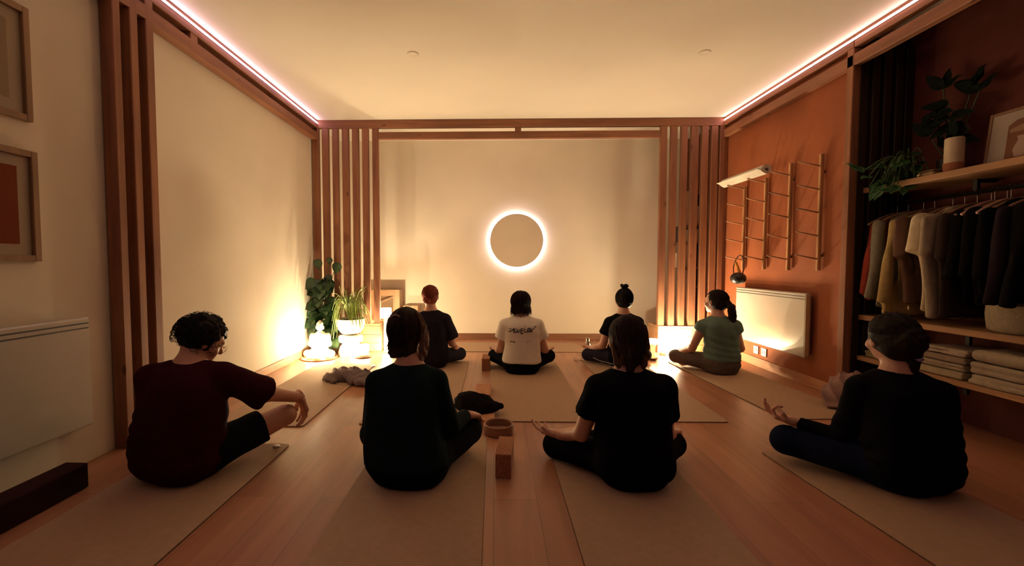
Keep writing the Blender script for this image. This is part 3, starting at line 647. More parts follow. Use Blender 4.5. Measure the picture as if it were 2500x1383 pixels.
# ---------------------------------------------------------------- shelf unit and things behind the right screen
def back_shelf():
    t = tag(empty('shelf_unit', (2.60, 5.72, .001)), 'tall brown shelf unit behind the far right slat screen', 'shelf unit')
    m = wood('shelf_brown', (.24, .11, .055), 'X')
    for x in (-.125, .080): obj('side_panel', boxes(((x, -.17, 0), (x+.018, .17, 2.62))), m, t)
    for z in (.12, .74, .985, 1.30, 1.54, 1.93): obj('shelf', boxes(((-.1069, -.17, z), (.0799, .17, z+.02))), m, t)
    obj('back_panel', boxes(((-.1069, .155, .141), (.0799, .169, 2.6))), m, t)
    obj('cupboard_door', boxes(((-.27, -.19, 1.955), (.080, -.171, 2.60))), m, t)
    tag(obj('wall_shelf', boxes(((2.33, 5.55, 1.30), (2.473, 5.90, 1.32))), m), 'short brown shelf beside the tall unit behind the right screen', 'shelf')
    # low stack under it
    tag(obj('wall_shelf', boxes(((2.33, 5.55, .975), (2.473, 5.90, .995))), m), 'short lower brown shelf behind the right screen', 'shelf')
    black_b = mat('book_black', (.015, .013, .015), .5); cream_b = mat('book_cream', (.62, .52, .40), .7)
    for x, z, w, h, mm, lab in ((2.40, 1.3205, .045, .21, black_b, 'black upright book seen between slats on the short upper shelf'), (2.45, 1.3205, .03, .16, cream_b, 'cream upright book beside the black one between slats'),
                            (2.53, 1.3205, .045, .20, mat('book_navy', (.02, .02, .05), .5), 'navy upright book on the tall shelf unit behind slats'), (2.575, 1.3205, .035, .17, cream_b, 'cream upright book on the tall shelf unit behind slats'), (2.62, 1.3205, .04, .20, mat('book_green', (.02, .05, .03), .5), 'dark green book on the tall shelf unit behind slats'),
                            (2.53, .761, .04, .20, black_b, 'black book low in the tall shelf unit behind slats'), (2.60, 1.5605, .05, .22, cream_b, 'cream folder high in the tall shelf unit behind slats')):
        tb = tag(empty('book', (x, 5.68, z)), lab, 'book'); obj('cover', boxes(((-w/2, -.08, 0), (-w/2+.004, .08, h)), ((w/2-.004, -.08, 0), (w/2, .08, h)), ((-w/2+.004, -.08, 0), (w/2-.004, -.076, h))), mm, tb)
        obj('pages', boxes(((-w/2+.0045, -.0755, .004), (w/2-.0045, .074, h-.005))), mat('book_pages', (.6, .52, .42), .9), tb)
    tv = tag(empty('vase', (2.375, 5.70, .9955)), 'small ribbed cream vase behind the right slat screen', 'vase')
    bm = bmesh.new(); lathe(bm, [(0, 0), (.03, 0), (.038, .05), (.03, .12), (.018, .16), (.022, .19), (.016, .19), (.012, .16), (0, .15)], seg=24); auto_smooth(obj('vase_body', bm, mat('vase_cream', (.66, .56, .42), .5), tv), 60)
back_shelf()

# ---------------------------------------------------------------- wardrobe niche
oak_y = wood('shelf_oak', (.38, .20, .09), 'Y', knots=True)
def shelf(z0, z1, x0, ya, label):
    t = tag(empty('wall_shelf', ((x0+XN)/2, (ya+YN-.05)/2, z0)), label, 'shelf'); w = (XN-x0)/2 - .0005; l = (YN-.05-ya)/2
    obj('board', boxes(((-w, -l, 0), (w, l, z1-z0)), bevel=.003), oak_y, t)
    for y in (-l*.5, l*.6): obj('bracket', boxes(((w-.12, y-.012, -.10), (w-.10, y+.012, -.0005)), ((w-.0995, y-.012, -.02), (w-.002, y+.012, -.0005))), mat('bracket_black', (.01, .01, .01), .5), t)
    return t
shelf(1.572, 1.612, 2.75, .6, 'upper oak shelf of the wardrobe carrying candle and framed picture')
shelf(.628, .666, 2.75, .6, 'middle oak shelf of the wardrobe under the hanging clothes')
shelf(.322, .355, 2.75, .6, 'lowest oak shelf of the wardrobe with folded blankets')
ZU, ZM, ZL = 1.6125, .6665, .3555
def rail_and_clothes():
    t = tag(empty('clothes_rail', (2.94, 2.0, 1.485)), 'black clothes rail under the upper oak shelf of the wardrobe', 'rail')
    bm = bmesh.new(); tube(bm, [(0, -1.4, 0), (0, 1.33, 0)], .012, 12); obj('bar', bm, mat('rail_black', (.015, .014, .013), .4, .8), t, smooth=True)
    for y in (-1.2, -.1, 1.25):
        bm = bmesh.new(); tube(bm, [(0, y, .0125), (0, y, .0865)], .006, 8); obj('hanger_rod', bm, mat('rail_black'), t)
    def hang(y, label, kind, rgb, L, sleeve, seed, w=.215, cuff=.029, x=2.94, rz=0, empty_hanger=False, hw=(.30,.17,.10)):
        hz = 1.445
        h = tag(empty('clothes_hanger', (x, y, 1.485), rz), 'wooden clothes hanger ' + label[1], 'hanger')
        bm = bmesh.new(); tube(bm, smooth_pts([(.0, 0, -.075), (0, 0, -.04), (.0, 0, -.018), (.016, 0, -.006), (.016, 0, .010), (0, 0, .0155), (-.0155, 0, .006)], 6), .002, 6); obj('hook', bm, mat('hook_steel', (.5, .45, .4), .3, 1), h, smooth=True)
        bm = bmesh.new(); tube(bm, smooth_pts([(-.205, 0, -.150), (-.12, 0, -.105), (0, 0, -.070), (.12, 0, -.105), (.205, 0, -.150)], 5), .009, 8); obj('hanger_bar', bm, mat('hanger_wood_%d' % int(hw[0]*100), hw, .5), h, smooth=True)
        if empty_hanger: return
        org = np.array((x, y, 1.485)); F = Field(org + (-.34, -.10, -L-.14), org + (.34, .10, -.03), .0085)
        rs = random.Random(seed); top = org[2] - .085
        F.loft([(top - L, x, y, w*rs.uniform(.92, 1.03), .024), (top - L*.6, x, y, w*.93, .022), (top - .20, x, y, w*.95, .024), (top - .06, x, y, w*.97, .024), (top - .02, x, y, w*.62, .022), (top + .012, x, y, w*.26, .026)], k=.01, rnd=.012)
        for s in (-1, 1):
            sh = np.array((x + s*w*.93, y, top - .075)); e = sh + np.array((s*sleeve*.12, rs.uniform(-.006, .006), -sleeve)); F.cone(sh, e, .031, cuff, k=.025, cut=.002)
        A = rs.uniform(0, 6); F.disp(lambda X, Y_, Z_: .005*np.sin(38*X + 1.5*np.sin(6*Z_) + A) + .004*np.sin(60*Y_ + 5*Z_))
        g = field_obj(kind, [F], cloth_m('wardrobe_%s_%d' % (kind, seed), rgb), None, org, relax=1); g.location = tuple(org); g.rotation_euler = (0, 0, rz)
        tag(g, label[0], kind)
    cm = hang
    hang(3.27, ('rust-red long-sleeved top hanging deepest in the wardrobe corner', 'carrying the rust-red top'), 'top', (.30, .05, .03), .62, .50, 1, x=2.955, w=.17)
    hang(3.17, ('grey-green long-sleeved sweater hanging second from the slatted end', 'carrying the grey-green sweater'), 'sweater', (.20, .18, .13), .66, .52, 2, w=.20)
    hang(3.06, ('mustard-beige cardigan hanging beside the grey-green sweater', 'carrying the mustard-beige cardigan'), 'cardigan', (.36, .25, .10), .70, .54, 3, w=.205)
    hang(2.985, ('brown short-sleeved shirt hanging between cardigan and cream T-shirts', 'carrying the brown shirt'), 'shirt', (.14, .075, .05), .62, .22, 4, w=.20)
    hang(2.87, ('bright cream T-shirt with a wide sleeve on the wardrobe rail', 'carrying the bright cream T-shirt'), 'shirt', (.60, .50, .33), .66, .20, 5, w=.22, cuff=.046)
    hang(2.80, ('dull cream T-shirt hanging behind the bright one', 'carrying the dull cream T-shirt'), 'shirt', (.36, .29, .20), .70, .20, 6, w=.20)
    hang(2.73, ('dark brown shirt hanging next to the cream T-shirts', 'carrying the dark brown shirt'), 'shirt', (.035, .022, .018), .68, .24, 7, w=.19)
    for i, y in enumerate((2.655, 2.575, 2.495)):
        hang(y, (('black garment nearest the cream T-shirts on the rail', 'black garment in the middle of the black ones on the rail', 'black garment last before the violet-edged one')[i], 'carrying the ' + ('first', 'middle', 'last')[i] + ' black garment'), 'garment', (.005, .004, .0045), (.60, .60, .53)[i], .35, 8+i, w=.19)
    hang(2.415, ('black jacket with a violet sheen at the viewer end of the rail', 'carrying the violet-black jacket'), 'jacket', (.018, .011, .017), .53, .50, 12, w=.20)
    hang(2.335, ('black coat at the very edge of the picture on the rail', 'carrying the black coat'), 'coat', (.005, .0045, .005), .53, .5, 13, w=.20)
    for y, l in ((2.61, 'empty with a pale end, left one above the black garments'), (2.53, 'empty with a pale end, right one above the black garments')):
        hang(y + .005, ('', l), 'x', (0, 0, 0), 1, 1, 1, x=2.915, rz=.1, empty_hanger=True, hw=(.45, .26, .20))
def cloth_m(n, rgb): return mat(n, rgb, .95, noise_amt=.1, noise_scale=30, bump=.3, bump_scale=260, spec=.06)

def niche_things():
    # pillar candle on its terracotta base
    t = tag(empty('pillar_candle', (2.86, 2.80, ZU + .0625)), 'thick unlit cream pillar candle on a terracotta base, upper wardrobe shelf', 'candle')
    bm = bmesh.new(); lathe(bm, [(0, 0), (.043, 0), (.045, .004), (.045, .150), (.040, .155), (.010, .150), (0, .150)], seg=36); auto_smooth(obj('wax', bm, mat('pillar_wax', (.62, .50, .34), .6), t))
    bm = bmesh.new(); tube(bm, [(0, 0, .150), (.001, 0, .163)], .001, 5); obj('wick', bm, mat('wick', (.02, .02, .02), .9), t)
    t = tag(empty('terracotta_dish', (2.86, 2.80, ZU)), 'round terracotta dish under the pillar candle', 'dish')
    bm = bmesh.new(); lathe(bm, [(0, 0), (.038, 0), (.045, .01), (.049, .061), (.044, .061), (.038, .056), (0, .054)], seg=32); auto_smooth(obj('dish_body', bm, mat('terracotta_clay', (.34, .12, .05), .8), t))
    t = tag(empty('trinket_box', (2.84, 2.925, ZU)), 'small gilded trinket box left of the pillar candle', 'box')
    obj('box_body', boxes(((-.035, -.055, 0), (.035, .045, .032)), bevel=.006), mat('box_gold', (.42, .30, .15), .4, .4), t)
    bm = bmesh.new(); box(bm, (-.037, -.057, .0325), (.037, .047, .042), .004); obj('lid', bm, mat('box_lid', (.25, .17, .09), .5, .3), t)
    bm = bmesh.new(); bmesh.ops.create_uvsphere(bm, u_segments=12, v_segments=8, radius=.014, matrix=Matrix.Translation((-.040, .03, .016))); obj('clasp', bm, mat('clasp_gold', (.7, .6, .35), .2, 1), t, smooth=True)
    # framed picture with an arch and two vases
    fr = tag(empty('framed_picture', (2.985, 2.50, ZU)), 'wood-framed print of an arch with two pale jugs, leaning on the upper shelf', 'picture'); fr.rotation_euler = (0, math.radians(6), 0)
    fo = wood('frame_dark', (.26, .14, .08), 'Z', knots=False); W, Hh = .245, .335
    for lo, hi in (((-.012, -W, 0), (.012, -W+.018, Hh)), ((-.012, W-.018, 0), (.012, W, Hh)), ((-.012, -W+.018, 0), (.012, W-.018, .018)), ((-.012, -W+.018, Hh-.018), (.012, W-.018, Hh))): obj('frame_side', boxes((lo, hi), bevel=.002), fo, fr)
    P_ = lambda name, poly, off, m: (lambda bm: (bm.faces.new([bm.verts.new((-.0088 - off, y, z)) for y, z in poly]), obj(name, bm, m, fr, recalc=False)))(bmesh.new())
    obj('mount', boxes(((-.0085, -W+.018, .018), (-.003, W-.018, Hh-.018))), mat('print_mount', (.40, .33, .27), .8), fr)
    P_('printed_panel', [(-.17, .04), (.14, .04), (.14, .24), (.10, .265), (-.0, .275), (-.12, .27), (-.17, .255)], .0003, mat('print_brown', (.20, .075, .035), .8))
    P_('printed_arch', [(-.16, .195), (.13, .195), (.13, .215), (.08, .232), (-.06, .238), (-.16, .228)], .0006, mat('print_tan', (.34, .19, .11), .8))
    def jug(cy, s): return [(cy + s*a, .05 + s*b) for a, b in ((-.03, 0), (.03, 0), (.045, .05), (.03, .09), (.02, .115), (.03, .14), (-.03, .14), (-.02, .115), (-.032, .09), (-.045, .05))]
    P_('printed_jug', jug(.065, .85), .0009, mat('print_jug', (.42, .28, .22), .8)); P_('printed_jug', jug(-.04, 1.05), .0009, mat('print_jug', (.42, .28, .22), .8))
    obj('glazing', boxes(((-.0115, -W+.018, .018), (-.0105, W-.018, Hh-.018))), glassy('picture_glass', clear=.93, rough=.03), fr)
    # cream vase with bare twigs at the viewer end
    t = tag(empty('vase', (2.86, 2.335, ZU)), 'round cream vase with bare twigs in front of the leaning print', 'vase')
    bm = bmesh.new(); lathe(bm, [(0, 0), (.025, 0), (.048, .03), (.052, .06), (.038, .095), (.016, .11), (.018, .125), (.013, .125), (.010, .11), (0, .10)], seg=32); auto_smooth(obj('vase_body', bm, mat('vase_cream', (.66, .56, .42), .5), t), 60)
    bm = bmesh.new(); tube(bm, smooth_pts([(0, 0, .08), (.0, .03, .2), (-.01, .06, .30)], 5), .0018, 5); tube(bm, smooth_pts([(0, .02, .18), (.0, .0, .25), (.01, -.02, .33)], 5), .0015, 5); tube(bm, smooth_pts([(0, .045, .25), (-.01, .09, .30)], 5), .0012, 5); obj('twigs', bm, mat('twig', (.04, .025, .015), .8), t, smooth=True)
    # dark plants on the shelf
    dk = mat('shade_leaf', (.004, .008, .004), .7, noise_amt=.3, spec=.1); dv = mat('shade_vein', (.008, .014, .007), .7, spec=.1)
    rs = random.Random(3); lv = []; st = [[(0, 0, .1), (0, .02, .2), (rs.uniform(-.05, .05), rs.uniform(-.1, .1), .42)] for _ in range(5)]
    for (x, y, z) in ((.0, .06, .60), (-.02, .0, .48), (.02, -.10, .55), (.0, -.16, .50), (-.05, .05, .42), (-.02, -.02, .33), (-.05, .08, .30), (-.03, -.05, .24), (-.0, .03, .2), (-.05, -.04, .38)):
        st.append([(0, 0, .12), (x*.5, y*.5, z*.6), (x, y, z)])
        for k in range(3): lv.append(((x, y, z), (rs.uniform(-.5, .0), rs.uniform(-1, 1), rs.uniform(-.3, .7)), (-1, rs.uniform(-.3, .3), .5), rs.uniform(.10, .15), .035))
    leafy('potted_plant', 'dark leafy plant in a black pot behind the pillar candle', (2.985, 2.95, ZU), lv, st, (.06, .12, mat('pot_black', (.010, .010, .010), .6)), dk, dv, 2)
    lv = []; st = []
    gl = mat('trailing_leaf', (.035, .12, .025), .4, noise_amt=.35)
    for i in range(34):
        y = rs.uniform(-.18, .07); x = rs.uniform(-.30, .04); z = rs.uniform(-.02, .20) - max(0, -x-.12)*.6; st.append([(0, 0, .10), (x*.5, y*.5, max(.13, z)+.05), (x, y, z+.01)])
        lv.append(((x, y, z), (rs.uniform(-1.0, .2), rs.uniform(-.7, .15), rs.uniform(-.6, .3)), (-.4, -.5, 1), rs.uniform(.08, .13), .030))
    leafy('potted_plant', 'trailing green plant spilling over the slatted end of the upper shelf', (2.90, 3.14, ZU), lv, st, (.07, .11, mat('pot_black', (.010, .010, .010), .6)), gl, dv, 5)
    # white basket on the middle shelf
    t = tag(empty('fabric_basket', (2.90, 2.42, ZM)), 'wide cream fabric basket on the middle wardrobe shelf', 'basket')
    bm = bmesh.new(); lathe(bm, [(0, 0), (.115, 0), (.132, .015), (.140, .10), (.138, .152), (.132, .156), (.126, .150), (.126, .02), (0, .015)], seg=44, sy=1.15); auto_smooth(obj('basket_body', bm, mat('basket_cream', (.34, .28, .18), .9, noise_amt=.12, noise_scale=60, bump=.5, bump_scale=150), t), 50)
    # folded blankets, each a stack item of its own
    def fold(x, y, z, w, l, h, rgb, label, seed, n=2):
        c = np.array((x, y, z)); F = Field(c + (-w/2-.04, -l/2-.04, -.015), c + (w/2+.04, l/2+.04, h+.04), .0075); rs = random.Random(seed); A = [rs.uniform(0, 6) for _ in range(3)]
        for k in range(n):
            hh = h/n; zc = z + hh*(k+.5); ox, oy = rs.uniform(-.008, .008), rs.uniform(-.008, .008)
            def fn(X, Y_, Z_, zc=zc, hh=hh, ox=ox, oy=oy):
                r = hh*.5; qx, qy, qz = np.abs(X-x-ox)-(w/2-r), np.abs(Y_-y-oy)-(l/2-r), np.abs(Z_-zc)-.001
                return np.sqrt(np.maximum(qx, 0)**2 + np.maximum(qy, 0)**2 + np.maximum(qz, 0)**2) + np.minimum(np.maximum(np.maximum(qx, qy), qz), 0) - r*.98
            F.add(fn, c + (-w/2, -l/2, -.01), c + (w/2, l/2, h+.02), k=.003)
        F.disp(lambda X, Y_, Z_: .0035*np.sin(30*X + A[0] + 2*np.sin(11*Y_)) + .003*np.sin(26*Y_ + A[1] + 2*np.sin(15*X)))
        F.cut(lambda X, Y_, Z_: z + .0005 - Z_)
        F.cut(lambda X, Y_, Z_: Z_ - z - h + .001)
        o = field_obj('folded_blanket', [F], cloth_m('blanket_%d' % seed, rgb), None, c, relax=1); o.location = tuple(c); tag(o, label, 'blanket', 'folded blankets on the lowest shelf')
    fold(2.93, 3.17, ZL, .30, .26, .050, (.30, .26, .13), 'olive folded blanket at the slatted end of the lowest shelf, underneath', 30)
    fold(2.93, 3.18, ZL+.051, .27, .24, .050, (.36, .32, .22), 'pale folded blanket at the slatted end, topmost of two', 31)
    for i, (h, rgb, lab) in enumerate(((.045, (.34, .27, .17), 'bottom folded blanket of the low four-high stack on the lowest shelf'), (.045, (.36, .29, .2), 'second folded blanket from the bottom in the four-high stack'), (.040, (.27, .2, .14), 'third folded blanket from the bottom in the four-high stack'), (.045, (.42, .33, .25), 'topmost cream blanket of the four-high stack'))):
        fold(2.92, 2.74, ZL + sum((.045, .045, .040, .045)[:i]) + i*.001, .30 - .02*(i % 2), .27, h, rgb, lab, 33+i)
    for i, (h, lab) in enumerate(((.06, 'bottom folded blanket of the plump stack nearest the viewer'), (.07, 'middle folded blanket of the plump stack nearest the viewer'), (.075, 'puffy topmost blanket of the stack nearest the viewer'))):
        fold(2.91, 2.40, ZL + (0, .061, .132)[i], .31, .32, h, (.38, .31, .22), lab, 40+i, n=1 if i == 2 else 2)
    # dark block on the floor by the left wall
    tag(obj('floor_box', boxes(((-.055, -.45, 0), (.055, .45, .115)), bevel=.006), mat('dark_box', (.03, .010, .010), .85, spec=.1), loc=(-1.96, 1.51, .001)), 'long low dark red-brown box on the floor under the left heater', 'box')
# ---------------------------------------------------------------- soft bodies: distance fields meshed by surface nets
class Field:
    """A block of space holding a signed distance; shapes are blended in one after the other."""
    def __init__(s, lo, hi, h):
        s.h = h; s.lo = np.array(lo, float); s.n = np.ceil((np.array(hi) - s.lo) / h).astype(int) + 1
        s.f = np.full(s.n, .5, np.float32)
    def _sub(s, lo, hi):
        a = np.maximum(0, np.floor((np.array(lo) - s.lo) / s.h).astype(int)); b = np.minimum(s.n, np.ceil((np.array(hi) - s.lo) / s.h).astype(int) + 1)
        if (b <= a).any(): return None
        ax = [(s.lo[i] + s.h * np.arange(a[i], b[i])).astype(np.float32) for i in range(3)]
        return (slice(a[0], b[0]), slice(a[1], b[1]), slice(a[2], b[2])), ax[0][:, None, None], ax[1][None, :, None], ax[2][None, None, :]
    def add(s, fn, lo, hi, k=.02, m=None):
        m = k * 2 + s.h * 3 if m is None else m
        r = s._sub(np.array(lo) - m, np.array(hi) + m)
        if r is None: return
        sl, x, y, z = r; d = fn(x, y, z).astype(np.float32); g = s.f[sl]
        if k > 0:
            hh = np.clip(.5 + .5 * (g - d) / k, 0, 1); s.f[sl] = g * (1 - hh) + d * hh - k * hh * (1 - hh)
        else: s.f[sl] = np.minimum(g, d)
    def cone(s, a, b, ra, rb, k=.02, cut=None, flat=None):
        a = np.array(a, float); b = np.array(b, float); ab = b - a; L2 = float(ab @ ab)
        def fn(x, y, z):
            px, py, pz = x - a[0], y - a[1], z - a[2]
            t = np.clip((px*ab[0] + py*ab[1] + pz*ab[2]) / L2, 0, 1)
            qx, qy, qz = px - t*ab[0], py - t*ab[1], pz - t*ab[2]
            d = np.sqrt(qx*qx + qy*qy + qz*qz) - (ra + (rb - ra) * t)
            if cut:                      # flat end just past b: a cuff
                n = ab / math.sqrt(L2)
                d = np.maximum(d, (x-b[0])*n[0] + (y-b[1])*n[1] + (z-b[2])*n[2] - cut)
            return d
        r = max(ra, rb); s.add(fn, np.minimum(a, b) - r, np.maximum(a, b) + r, k)
    def ell(s, c, r, R=None, k=.02, keep=None, disp=None):
        c = np.array(c, float); r = np.array(r, float); R = np.eye(3) if R is None else np.array(R)
        def fn(x, y, z):
            px, py, pz = x - c[0], y - c[1], z - c[2]
            u = px*R[0,0] + py*R[1,0] + pz*R[2,0]; v = px*R[0,1] + py*R[1,1] + pz*R[2,1]; w = px*R[0,2] + py*R[1,2] + pz*R[2,2]
            k0 = np.sqrt((u/r[0])**2 + (v/r[1])**2 + (w/r[2])**2); k1 = np.sqrt((u/r[0]**2)**2 + (v/r[1]**2)**2 + (w/r[2]**2)**2) + 1e-6
            d = k0 * (k0 - 1) / k1
            if disp: d = d + disp(u, v, w)
            if keep: d = np.maximum(d, keep(u, v, w))
            return d
        m = float(r.max()); s.add(fn, c - m, c + m, k)
    def loft(s, rows, inflate=0, yaw=0, k=.02, p=2.5, zlo=None, zhi=None, rnd=.03):
        """rows: (z, cx, cy, half width, half depth)"""
        rows = sorted(rows); Z = np.array([r[0] for r in rows]); n = 60
        zz = np.linspace(Z[0], Z[-1], n); cols = []
        for j in range(1, 5):
            v = np.array([r[j] for r in rows]); c = np.interp(zz, Z, v)
            for _ in range(3): c[1:-1] = (c[:-2] + 2*c[1:-1] + c[2:]) / 4
            cols.append(c)
        zl = Z[0] if zlo is None else zlo; zh = Z[-1] if zhi is None else zhi
        cy_, sy_ = math.cos(yaw), math.sin(yaw)
        def fn(x, y, z):
            zc = z[0, 0]; cx, cy, a, b = [np.interp(zc, zz, c) for c in cols]
            a = a + inflate; b = b + inflate
            dx, dy = x - cx, y - cy; u = np.abs(dx*cy_ + dy*sy_); v = np.abs(-dx*sy_ + dy*cy_)
            k0 = ((u/a)**p + (v/b)**p + 1e-9)**(1/p)
            d = (k0 - 1) * np.minimum(a, b) * .9
            dz = np.maximum(zl - z, z - zh)
            q = rnd
            return np.maximum(np.maximum(d, dz), np.sqrt(np.maximum(d+q, 0)**2 + np.maximum(dz+q, 0)**2) - q)
        A = max(max(cols[2]), max(cols[3])) + inflate
        lo = (cols[0].min() - A, cols[1].min() - A, zl - inflate); hi = (cols[0].max() + A, cols[1].max() + A, zh + inflate)
        s.add(fn, lo, hi, k)
    def disp(s, fn):
        ax = [(s.lo[i] + s.h * np.arange(s.n[i])).astype(np.float32) for i in range(3)]
        s.f += fn(ax[0][:, None, None], ax[1][None, :, None], ax[2][None, None, :]).astype(np.float32)
    def cut(s, fn):
        ax = [(s.lo[i] + s.h * np.arange(s.n[i])).astype(np.float32) for i in range(3)]
        s.f = np.maximum(s.f, fn(ax[0][:, None, None], ax[1][None, :, None], ax[2][None, None, :]).astype(np.float32))
    def mesh(s):
        """naive surface nets -> verts, quads"""
        f = s.f; n = f.shape; ins = f < 0
        c = np.zeros([q-1 for q in n], np.int8)
        for i in (0, 1):
            for j in (0, 1):
                for k in (0, 1): c += ins[i:n[0]-1+i, j:n[1]-1+j, k:n[2]-1+k]
        act = (c > 0) & (c < 8); idx = np.full(act.shape, -1, np.int64); P = np.argwhere(act)
        idx[act] = np.arange(len(P)); acc = np.zeros((len(P), 3)); cnt = np.zeros(len(P))
        x, y, z = P.T
        cor = [(0,0,0),(1,0,0),(0,1,0),(1,1,0),(0,0,1),(1,0,1),(0,1,1),(1,1,1)]
        val = [f[x+a, y+b, z+d] for a, b, d in cor]
        for i in range(8):
            for j in range(i+1, 8):
                di = np.array(cor[j]) - np.array(cor[i])
                if np.abs(di).sum() != 1: continue
                m = (val[i] < 0) != (val[j] < 0); t = np.where(m, val[i] / np.where(m, val[i] - val[j], 1), 0)
                acc[m] += np.array(cor[i]) + t[m, None] * di; cnt[m] += 1
        V = s.lo + s.h * (P + acc / np.maximum(cnt, 1)[:, None])
        Q = []
        for ax in range(3):
            o = [q for q in range(3) if q != ax]
            sl0 = [slice(1, n[q]-1) for q in range(3)]; sl0[ax] = slice(0, n[ax]-1); sl1 = list(sl0); sl1[ax] = slice(1, n[ax])
            a = ins[tuple(sl0)]; b = ins[tuple(sl1)]; E = np.argwhere(a != b); off = np.array([1, 1, 1]); off[ax] = 0
            if not len(E): continue
            fl = a[tuple(E.T)]; E = E + off
            def g(da, db):
                q = E.copy(); q[:, o[0]] -= da; q[:, o[1]] -= db; return idx[tuple(q.T)]
            q = np.stack([g(0,0), g(1,0), g(1,1), g(0,1)], 1)
            if ax == 1: fl = ~fl
            q[~fl] = q[~fl][:, ::-1]; Q.append(q)
        return V, np.concatenate(Q)

def field_obj(name, fields, m, parent, org, relax=1):
    Vs, Qs, n = [], [], 0
    for F in fields:
        V, Q = F.mesh() if isinstance(F, Field) else F
        Vs.append(V); Qs.append(Q + n); n += len(V)
    V = np.concatenate(Vs); Q = np.concatenate(Qs)
    for _ in range(relax):                       # one light smoothing pass
        acc = np.zeros_like(V); cnt = np.zeros(len(V))
        for i in range(4):
            a, b = Q[:, i], Q[:, (i+1) % 4]; np.add.at(acc, a, V[b]); np.add.at(cnt, a, 1); np.add.at(acc, b, V[a]); np.add.at(cnt, b, 1)
        V = V * .5 + .5 * acc / np.maximum(cnt, 1)[:, None]
    V = V - np.array(org)
    me = bpy.data.meshes.new(name); me.vertices.add(len(V)); me.vertices.foreach_set('co', V.astype(np.float32).ravel())
    me.loops.add(len(Q)*4); me.loops.foreach_set('vertex_index', Q.astype(np.int32).ravel())
    me.polygons.add(len(Q)); me.polygons.foreach_set('loop_start', np.arange(0, len(Q)*4, 4, dtype=np.int32)); me.polygons.foreach_set('loop_total', np.full(len(Q), 4, np.int32))
    me.update(calc_edges=True); me.validate()
    me.polygons.foreach_set('use_smooth', np.ones(len(me.polygons), bool)); me.materials.append(m)
    o = bpy.data.objects.new(name, me); COL.objects.link(o)
    if parent is not None: o.parent = parent
    return o

def folds(seed, amp=.003, f=26, zf=1.0):
    rs = random.Random(seed); a, b, c, d = [rs.uniform(0, 6) for _ in range(4)]
    def fn(x, y, z):
        w = np.sin(9*x + 7*z + a) * 1.3 + np.sin(11*y - 6*z + b)
        return amp * (np.sin(f*zf*z + w*1.6 + 8*x*np.sin(5*z + c)) * .6 + np.sin(f*1.7*(x*.8 + y*.5) + 2*w + d) * .4)
    return fn

skin = mat('skin', (.55, .29, .19), .5, noise_amt=.06, noise_scale=20)
def rotm(yaw, pitch=0, roll=0):
    """columns: right, forward, up. yaw turns to the left, pitch nods down, roll tips to the right"""
    M = Matrix.Rotation(yaw, 3, 'Z') @ Matrix.Rotation(-pitch, 3, 'X') @ Matrix.Rotation(roll, 3, 'Y')
    return np.array(M)

def head_shape(F, H, R, neck):
    T = lambda u, v, w: np.array(H) + R @ np.array((u, v, w))
    F.ell(T(0, -.008, .012), (.075, .094, .094), R, k=.01)
    F.ell(T(0, .030, -.048), (.056, .060, .064), R, k=.03)
    F.cone(T(0, .085, .006), T(0, .104, -.026), .009, .013, k=.012)          # nose
    F.cone(T(-.03, .082, .022), T(.03, .082, .022), .010, .010, k=.015)       # brow
    F.cone(T(-.018, .080, -.055), T(.018, .080, -.055), .007, .007, k=.012)   # lips
    F.ell(T(0, .072, -.088), (.022, .018, .018), R, k=.02)                   # chin
    for sx in (-1, 1):
        F.ell(T(sx*.079, -.004, -.014), (.008, .019, .032), R @ rotm(sx*-.35), k=.006)
        F.ell(T(sx*.045, .06, -.035), (.022, .02, .02), R, k=.02)
    F.cone(neck, T(0, -.022, -.055), .052, .048, k=.03)

def hand_shape(wr, d, n, h=.0025, curl=(.35, .4, .45, .5), thumb=.6, side=1, spread=.14, scale=1.0, thumb_to=None):
    """wr wrist, d direction of the fingers, n palm normal, side=+1 when the thumb lies along d x n"""
    wr = Vector(wr); d = Vector(d).normalized(); n = Vector(n); n = (n - d * n.dot(d)).normalized(); t = d.cross(n) * side; S = scale
    allp = []
    def C(a, b, ra, rb, k=.006): allp.append((a, b, ra*S, rb*S, k))
    C(wr - d*.02*S, wr + d*.015*S, .026, .024, .01)
    names = [(.031, .088, (.042, .027, .022), .0084), (.0105, .093, (.047, .031, .023), .0086), (-.0115, .088, (.043, .029, .022), .0082), (-.032, .078, (.034, .022, .019), .0073)]
    for i, (o, l, ph, r) in enumerate(names):
        k0 = wr + t * o * .6 * S + d * .015 * S; kn = wr + t * o * S + d * l * S
        C(k0, kn, .016, .0125, .012)
        a = kn; ang = 0; base = (d + t * (o / .03) * spread).normalized()
        for j, L in enumerate(ph):
            ang += curl[i] * (1.0, 1.25, .8)[j]
            q = base * math.cos(ang) + n * math.sin(ang); b = a + q * L * S
            C(a, b, r * (1 - .07*j), r * (1 - .07*(j+1)), .003); a = b
    C(wr + t*.018*S + d*.02*S, wr + t*.034*S + d*.048*S + n*.008*S, .016, .014, .012)
    a = wr + t*.034*S + d*.046*S + n*.008*S
    q = (d * .75 + t * (.75 - thumb*.3) + n * thumb * .8).normalized(); b = a + q * .034 * S; C(a, b, .0125, .0108, .004)
    q2 = (d * .9 + t * (.25 - thumb*.6) + n * thumb * .6).normalized(); c = b + q2 * .028 * S; C(b, c, .0105, .0085, .003)
    pts = [p for a, b, *_ in allp for p in (a, b)]
    lo = [min(p[i] for p in pts) - .03 for i in range(3)]; hi = [max(p[i] for p in pts) + .03 for i in range(3)]
    F = Field(lo, hi, h)
    for a, b, ra, rb, k in allp: F.cone(a, b, ra, rb, k)
    return F

